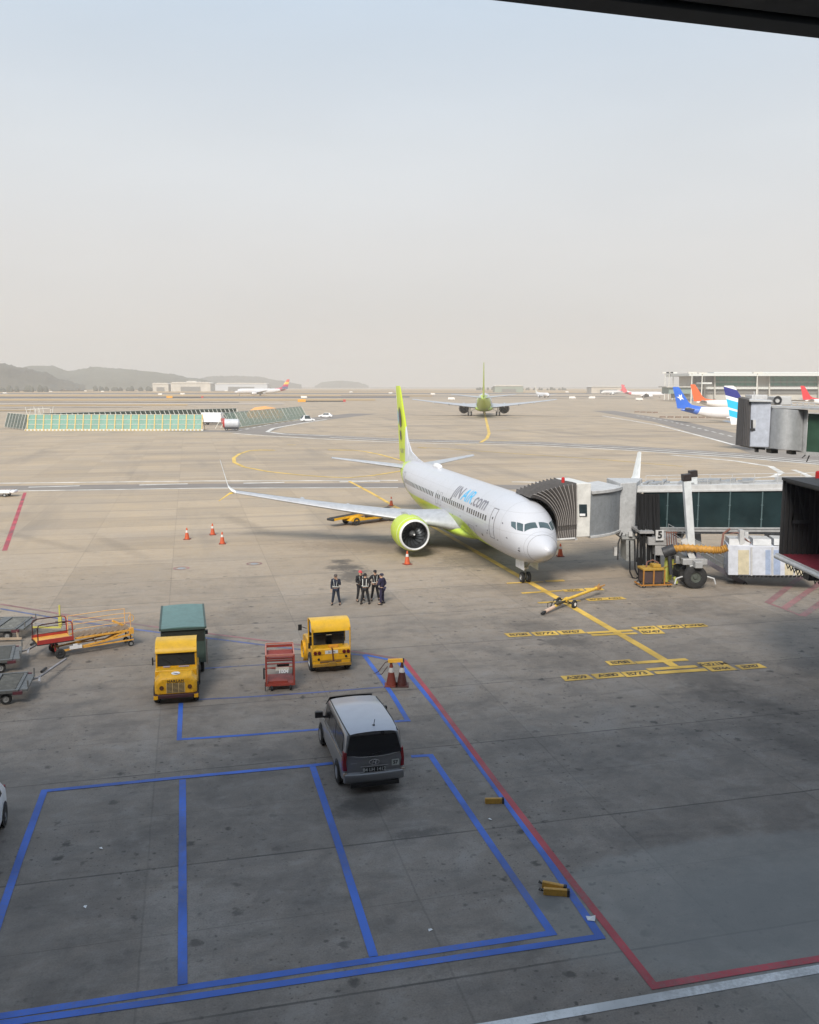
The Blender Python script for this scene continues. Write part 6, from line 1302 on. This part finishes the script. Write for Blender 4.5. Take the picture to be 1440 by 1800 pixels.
    hm_ = M('hair_black', (.012,.010,.010), .8) if hat is None else hat
    mb = MB(); rs = []
    for z, r1, r2 in ((1.665,.098,.118),(1.71,.101,.122),(1.75,.090,.11),(1.78,.062,.078),(1.795,.01,.012)): rs.append([(r1*cos(2*pi*i/18), lean+head-.008+r2*sin(2*pi*i/18)*(1 if sin(2*pi*i/18) < 0 or z > 1.7 else .82), z) for i in range(18)])
    mb.rings(rs); 
    if hat is not None: mb.rings([[(-.07,lean+head+.08,1.695),(.07,lean+head+.08,1.695),(.07,lean+head+.08,1.71),(-.07,lean+head+.08,1.71)], [(-.06,lean+head+.19,1.675),(.06,lean+head+.19,1.675),(.06,lean+head+.19,1.685),(-.06,lean+head+.19,1.685)]])
    mb.build('cap' if hat is not None else 'hair', hm_, P_)
    if vest:
        mb = MB(); rs = [[((.20+o)*cos(2*pi*i/24), .01+(.155+o)*sin(2*pi*i/24), z) for i in range(24)] for z, o in ((1.05,.0),(1.09,.002))]; mb.rings(rs, caps=False)
        for sx in (-1, 1): mb.bar((sx*.055,lean+.165,1.09), (sx*.11,lean+.12,1.48), .022, .008); mb.bar((sx*.10,lean-.165,1.09), (sx*.11,lean-.12,1.48), .035, .008)
        mb.build('reflective_tape', HIV, P_)
    return P_
pp = G(591, 1063); person('lone worker in navy with a white chest strap, holding one hand to the face', (pp.x, pp.y, 0), R(175), NAVYC, NAVYC, M('cap_grey', (.08,.065,.06), .8), 'face', 'down', step=.03, head=.04)
pp = G(635, 1056); person('worker with a red cap at the left of the standing group', (pp.x-.05, pp.y, 0), R(205), BLK, BLK, M('cap_red', (.50,.05,.06), .7), 'down', 'front')
pp = G(642, 1062); person('worker seen from behind in black, at the front middle of the group', (pp.x, pp.y, 0), R(-12), BLK, BLK, None, 'front', 'pocket', vest=True, step=.06)
pp = G(661, 1055); person('worker in black with white straps facing the camera, behind the group', (pp.x-.05, pp.y, 0), R(190), BLK, BLK, M('cap_black', (.012,.012,.014), .8), 'front', 'hip')
pp = G(672, 1062); person('worker in plain navy blue at the right end of the group', (pp.x, pp.y, 0), R(60), M('deep_navy_cloth', (.018,.015,.045), .9), M('deep_navy_cloth', (.018,.015,.045), .9), M('cap_navy', (.02,.02,.04), .8), 'front', 'pocket', vest=False)

# ------------------------------------------------------------------ blast screens
SCG = M('screen_green', (.10,.24,.19), .5, dirt=.3, dirtcol=(.2,.3,.26), scale=.4); SCD = M('screen_dark', (.07,.10,.09), .6, dirt=.3); SCW = M('screen_white', (.6,.6,.56), .6); SCY = M('screen_yellow', (.48,.36,.12), .6, dirt=.3); SGR = M('slat_green', (.14,.20,.16), .6)
def screen(label, a, b, h, sp, panel, post, back=1.0, slats=0, kerb=True, lean=1.2):
    a = Vector((a[0], a[1], 0)); b = Vector((b[0], b[1], 0)); L = (b-a).length; rz = math.atan2(b.y-a.y, b.x-a.x)
    S_ = thing('blast_screen', label, 'blast screen', a, rz, 'green blast screens of the test pen'); n = int(L/sp)
    mb = MB()
    if slats:
        k = 0
        while k*slats < L: x = k*slats; mb.bar((x,0,.35), (x,lean,h), slats*.62, .06); k += 1
    else:
        for i in range(3): z0, z1 = .4+(h-.4)*i/3+.04, .4+(h-.4)*(i+1)/3-.04; mb.add([(0,lean*z0/h,z0),(L,lean*z0/h,z0),(L,lean*z1/h,z1),(0,lean*z1/h,z1),(0,lean*z0/h+.06,z0),(L,lean*z0/h+.06,z0),(L,lean*z1/h+.06,z1),(0,lean*z1/h+.06,z1)], [(0,1,2,3),(7,6,5,4),(0,4,5,1),(2,6,7,3),(0,3,7,4),(1,5,6,2)])
    mb.build('panel', panel, S_, smooth=False)
    mb = MB()
    for z in ([.4+(h-.4)*i/3 for i in range(4)] if not slats else (.4, h)): mb.bar((0,lean*z/h-.05,z), (L,lean*z/h-.05,z), .08, .10)
    mb.build('rail', SCW, S_)
    for i in range(n+1):
        x = L*i/n; m_ = MB().bar((x,-.10,.1), (x,lean-.02,h+.05), .30 if not slats else .14, .10).bar((x,lean+.1,h-.2), (x,lean+2.6*back,.05), .14, .14).bar((x,lean*.5+.1,h*.5), (x,lean+1.6*back,h*.4), .1, .1); m_.build('post', post, S_)
    if kerb:
        MB().span((-.5,-.75,0), (L+.5,-.35,.42)).build('kerb', SCW, S_); mb = MB(); x = -.4
        while x < L+.3: mb.span((x,-.765,.03), (x+.5,-.749,.39)); x += 1.0
        mb.build('kerb_stripes', M('kerb_ochre', (.45,.33,.10), .6), S_)
    return S_
A_, B_ = G(48, 757), G(355, 757)
screen('long front screen of teal green panels with ochre posts', A_, B_, 4.4, 2.1, SCG, SCY, slats=0)
C_ = G(8, 752); screen('short grey-green slatted screen at the left end of the front screen', C_, A_+Vector((-.6,.3,0)), 4.4, 2.8, SCD, SCW, slats=.9, kerb=False); 
D_ = at(72, 740, 268); E_ = at(412, 740, 330); screen('long rear screen showing its white back struts', (E_.x, E_.y), (D_.x, D_.y), 4.3, 1.9, SCD, SCW, slats=0, kerb=False, lean=-1.0 if 0 else 1.2)
H_, I_ = G(408, 754), G(541, 736); screen('right-hand screen of slanting green slats beside the white truck', (H_.x, H_.y), (I_.x, I_.y), 4.6, 4.2, SGR, SCW, slats=1.0, kerb=True, lean=2.4)
# vehicles and items around the screens
def small_truck(label, loc, rz, cabc, boxc, name='truck', L=6.0, hb=2.6):
    T_ = thing(name, label, 'truck', loc, rz)
    MB().prism([(0,.5),(0,1.3),(.5,2.1),(1.7,2.15),(1.7,.5)], -1, 1, 'x').build('cab', cabc, T_, bevel=.08); MB().prism([(.1,1.35),(.46,1.98),(.5,1.98),(.14,1.35)], -.9, .9, 'x').build('windscreen', DKGLASS, T_).location = (0,-.08,0)
    MB().span((-1.1,1.8,.9), (1.1,L,hb)).build('box', boxc, T_, bevel=.05); MB().span((-.9,.2,.5), (.9,L,.85)).build('chassis', DARK, T_)
    for sg in (-1, 1):
        for y in (.9, L-1.2): wheel(T_, (sg*.9,y,.42), .42, .26)
    return T_
p = G(397, 748); small_truck('white box lorry between the front and right-hand screens', (p.x, p.y+3, 0), R(75), M('lorry_red', (.35,.10,.10), .5), WHITE, L=8.5, hb=3.9)
p = G(366, 742); small_truck('small yellow service truck left of the white lorry behind the screens', (p.x+2, p.y+12, 0), R(80), YELLOW, M('load_dark', (.06,.06,.05), .6), L=6, hb=1.9)
p = G(385, 757); tk = thing('tank_trailer', 'grey cylindrical tank trailer with red end in front of the white lorry', 'tank trailer', (p.x+1, p.y+.5, 0), R(10)); MB().lathe([(0,.01),(.1,1.0),(.4,1.3),(4.2,1.3),(4.5,1.0),(4.6,.01)], (0,0,1.9), (1,0,0), 20).build('tank', LGREY, tk); MB().lathe([(-.05,.01),(.0,.9),(.35,1.32),(.5,1.33)], (0,0,1.9), (1,0,0), 20).build('end_cap', REDP, tk); MB().span((.4,-.9,.4), (4.3,.9,.75)).build('frame', DARK, tk)
for x in (1.0, 3.6):
    for y in (-.8,.8): wheel(tk, (x,y,.4), .4, .25, (0,1,0))
p = G(425, 742); hp_ = MB(); rnd = random.Random(3)
ht = thing('covered_stack', 'orange tarpaulin heap showing above the right-hand screen', 'tarpaulin heap', (p.x+2, p.y+38, 0), R(20)); hp_.rings([[(x+dx_, y_*s2, z_*s2) for (y_, z_) in ((-2.5,0),(-1.8,3.4),(0,4.6),(1.8,3.4),(2.5,0))] for x, s2, dx_ in ((-7,.5,0),(-4,.9,.2),(0,1,0),(4,.85,0),(7,.5,0))]); hp_.build('tarpaulin', M('tarp_orange', (.62,.32,.12), .7), ht)
def car(label, loc, rz, mat, L=4.3, h=1.45):
    K = thing('car', label, 'car', loc, rz); k = L/4.3
    rs = []
    for y, w1_, w2, z0, zb, zt in [(0,.7,.5,.35,.75,.8),(.2,.82,.6,.25,.85,.95),(.9,.86,.64,.24,.9,h),(2.4,.86,.64,.24,.9,h+.02),(3.2,.86,.66,.24,.88,1.0),(4.1,.82,.6,.26,.75,.8),(4.3,.7,.5,.35,.65,.7)]:
        rs.append([(-w1_,y*k,z0),(w1_,y*k,z0),(w1_+.02,y*k,(z0+zb)/2),(w1_,y*k,zb),(w2,y*k,zt),(-w2,y*k,zt),(-w1_,y*k,zb),(-w1_-.02,y*k,(z0+zb)/2)])
    MB().rings(rs).build('body', mat, K, bevel=.04)
    for sg in (-1, 1):
        m_ = MB().add([(sg*.855,1.0*k,.93),(sg*.855,3.0*k,.92),(sg*.665,2.5*k,h-.05),(sg*.665,1.05*k,h-.05)], [(0,1,2,3)]); m_.v = [(x+sg*.015,y,z) for x,y,z in m_.v]; m_.build('side_window', DKGLASS, K)
        for y in (.8*k, 3.4*k): wheel(K, (sg*.8,y,.3), .3, .2)
    m_ = MB().add([(-.8,.22*k,.98),(.8,.22*k,.98),(.62,.86*k,h-.05),(-.62,.86*k,h-.05)], [(0,1,2,3)]); m_.v = [(x,y-.03,z+.02) for x,y,z in m_.v]; m_.build('rear_window', DKGLASS, K)
    return K
p = G(536, 741); car('white van at the far end of the right-hand screen', (p.x-1.5, p.y, 0), R(-62), WHITE, 5.2, 2.1)
p = G(573, 733.5); car('white car alone on the apron right of the blast screens', (p.x+2.6, p.y, 0), R(86), WHITE, 5.6, 1.7)
for px, py, s_ in ((533, 707, 1.0), (300, 700, 1.0)):
    p = G(px, py); B_ = thing('barrier', 'yellow and black low barrier with a red end on the far apron' if px > 400 else 'yellow and black low barrier far behind the blast screens', 'barrier', p, R(4)); MB().span((-4,-.5,.2), (2,.5,2.2)).build('block', YELLOW, B_, bevel=.1); MB().span((2,-.3,.3), (30,.3,1.1)).build('rail', DARK, B_); MB().span((30,-.5,.2), (32,.5,2.0)).build('end_block', REDP, B_, bevel=.1)
# sprayers / frost truck booms: white lattice left of the pen
p = at(66, 735, 285); lt_ = thing('lattice_boom', 'white lattice frames rising behind the left end of the front screen', 'lattice frame', (p.x, p.y, 0))
mb = MB(); rnd = random.Random(6)
for k in range(9): x = k*.9-3; mb.bar((x,rnd.uniform(-1,1),0), (x+rnd.uniform(-1.5,1.5),0,rnd.uniform(4.5,6.3)), .14, .14)
mb.bar((-3,0,5.0),(4,0,5.4), .14, .14).bar((-3,0,3.0),(4.5,0,3.4), .14, .14).bar((-3,0,0.3),(4.5,0,.3), .3, .3); mb.build('lattice', SCW, lt_)
# far apron clutter: small white vehicles as in the photo
far_cars = [(12,692),(92,689),(148,688),(183,689),(278,694.5),(325,694),(182,684),(400,688),(620,690),(690,692),(765,694),(800,703),(1012,701),(1035,701),(1130,704),(1000,690),(648,684),(540,700)]
k0 = None
for i, (px, py) in enumerate(far_cars):
    p = G(px, py); nth = ['first','second','third','fourth','fifth','sixth','seventh','eighth','ninth','tenth','eleventh','twelfth','thirteenth','fourteenth','fifteenth','sixteenth','seventeenth','last']; lb = 'tiny white vehicle far across the airfield, %s from the left' % nth[sorted(far_cars).index((px, py))]
    if k0 is None: k0 = thing('van', lb, 'van', (p.x, p.y, 0), R(90), 'tiny far vehicles'); MB().prism([(0,.4),(0,1.3),(.8,2.2),(6,2.2),(6,.4)], -1.1, 1.1, 'x').build('body', M('far_white', (.74,.72,.68), .6), k0, bevel=.1); [wheel(k0, (sg*.95,y,.4), .4, .25, n=12) for sg in (-1,1) for y in (1.2,4.8)]
    else: copy_thing(k0, (p.x, p.y, 0), R(90+random.choice((-8, 5, 172))), lb)
# row of chocks / hoses lying on the far stand
for (xa, ya, xb, yb, n, lb) in ((1165,734,1275,735,9,'row of dark low bollards on the stand below the blue-tailed airliner'), (1120,725,1152,726,4,'short row of dark low blocks left of the blue-tailed airliner')):
    for k in range(n):
        p = G(xa+(xb-xa)*k/(n-1), ya+(yb-ya)*k/(n-1)); o = MB().prism([(-.5,0),(.5,0),(.3,.55),(-.3,.55)], -1.1, 1.1, 'x').build('ground_block', M('block_brown', (.16,.11,.08), .7), bevel=.03, loc=p); tag(o, '%s dark low block from the left in the %s row near the blue-tailed airliner' % (nth[k], 'long' if n > 5 else 'short'), 'ground block', 'dark low blocks, %s row' % ('long' if n > 5 else 'short'))

# ------------------------------------------------------------------ far terminal, masts, sheds
FT = thing('far_terminal', 'long far terminal with green glass bands and a flat pale roof', 'building', (0,0,0)); wb = WB(FT)
FW = M('terminal_wall', (.42,.41,.38), .6, scale=.05); FG = glass('terminal_green_glass', (.045,.13,.10), .3); FD = M('terminal_dark', (.16,.16,.155), .7); FRf = M('terminal_roof', (.55,.57,.56), .5)
Yt = 760
def fb(x0, y0, x1, y1, mat, nm, Y=Yt, dep=40, par=None): m_ = MB(); pxbox(m_, rect(x0, y0, x1, y1), Y, Y, (0,dep,0)); return wb(m_, nm, mat, par)
fb(1219, 661, 1900, 703, FW, 'wall'); fb(1212, 656, 1900, 660.8, FRf, 'roof', Yt-12, 70); fb(1255, 654, 1900, 655.8, FRf, 'upper_roof', Yt+6, 40)
for x0, x1 in ((1257, 1330), (1354, 1438), (1460, 1560), (1580, 1700)):
    g_ = fb(x0, 661.5, x1, 678, FG, 'glass_band', Yt-1, .8)
    fb(x0, 671, x1, 671.8, FW, 'glass_rail', Yt-1.4, .3, g_)
    for k in range(int((x1-x0)/12)): fb(x0+6+k*12, 661.6, x0+6.4+k*12, 678, FD, 'glass_mullion', Yt-1.3, .3, g_)
fb(1219, 662, 1256, 674, FD, 'dark_gable', Yt-.8, .6); fb(1219, 680, 1900, 684, FRf, 'storey_ledge', Yt-3, 3); fb(1225, 685, 1900, 692, FD, 'lower_windows', Yt-.9, .7)
for x in (1238, 1256, 1331, 1352, 1439): fb(x, 661, x+2.2, 700, FW, 'column', Yt-4, 2)
fb(1235, 672, 1252, 675, FRf, 'canopy', Yt-20, 16); fb(1176, 681, 1216, 692, M('pier_green', (.20,.26,.24), .5), 'pier', Yt-30, 20); fb(1172, 679, 1219, 681, FW, 'pier_roof', Yt-32, 24); fb(1186, 690, 1220, 700, M('pier_green2', (.28,.30,.27), .6), 'pier_base', Yt-26, 10)
for k, x in enumerate((1170, 1177, 1184)):
    p = G(x, 700); 
def mast(label, px, ytop, D, two=False):
    a = at(px, ytop, D); Mt = thing('light_mast', label, 'light mast', (a.x, D, 0), 0, 'far light masts'); MB().tube([(0,0,0),(0,0,a.z)], .45, 8, r2=.3).build('pole', SCW, Mt); MB().span((-3,-1,a.z-.6), (3,1,a.z+.5)).build('lamp_head', SCW, Mt)
mast('thin pale light mast, leftmost of the three left of the far terminal', 1170, 655, 800); mast('thin pale light mast, middle of the three left of the far terminal', 1177, 655, 800); mast('thin pale light mast, right of the three left of the far terminal', 1184, 655, 800)
mast('pale light mast at the left corner of the far terminal', 1217, 655, 640); mast('pale light mast in front of the left glass of the far terminal', 1235, 656, 640); mast('pale light mast in the gap between the two glass bands', 1332, 655, 600)
def shed(label, x0, y0, x1, y1, D, mat, roof=None):
    a = at(x0, y0, D); b = at(x1, y1, D); S_ = thing('hangar', label, 'building', ((a.x+b.x)/2, D, 0)); w2 = (b.x-a.x)/2; h_ = a.z; roof = roof or M('shed_roof', (.50,.48,.44), .6, scale=.05); MB().span((-w2,0,0), (w2,40,h_*.85)).build('wall', mat, S_); MB().prism([(-w2-1,h_*.85),(w2+1,h_*.85),(w2*.9,h_),(-w2*.9,h_)], -1, 41, 'y').build('roof', roof or SCW, S_); MB().span((-w2*.5,-.3,0), (w2*.5,-.05,h_*.5)).build('door', FD, S_)
PW = M('shed_white', (.46,.44,.40), .6, scale=.05); PB = M('shed_buff', (.50,.44,.36), .6, scale=.05)
shed('long low white hangar before the middle hills, widest of the sheds', 300, 671.5, 370, 681, 2000, PW); shed('white hangar left of the widest one', 268, 673, 296, 679, 2000, PW); shed('small white shed with a pointed top above the widest hangar', 328, 669.5, 346, 676, 2040, PW)
shed('low grey shed behind the striped-tail airliner', 378, 673, 470, 680, 2300, LGREY); shed('long low greenish shed right of the green airliner', 870, 677, 920, 683, 1700, M('shed_green', (.22,.26,.22), .6)); shed('flat pale pier building at the right horizon', 1040, 678.5, 1100, 684, 1500, PB)
# ------------------------------------------------------------------ haze
t = bpy.data.materials.new('haze_air'); t.use_nodes = True; t.node_tree.nodes.clear()
pv = t.node_tree.nodes.new('ShaderNodeVolumePrincipled'); ou = t.node_tree.nodes.new('ShaderNodeOutputMaterial')
pv.inputs["Color"].default_value = (.92,.89,.85,1); pv.inputs["Density"].default_value = HAZE; pv.inputs['Anisotropy'].default_value = .2
t.node_tree.links.new(pv.outputs[0], ou.inputs['Volume'])
hz = MB(); hz.span((-8300,-400,-3), (8300,8300,190)); tag(hz.build('haze', t, smooth=False), 'pale dusty haze over the whole airfield', kind='stuff')
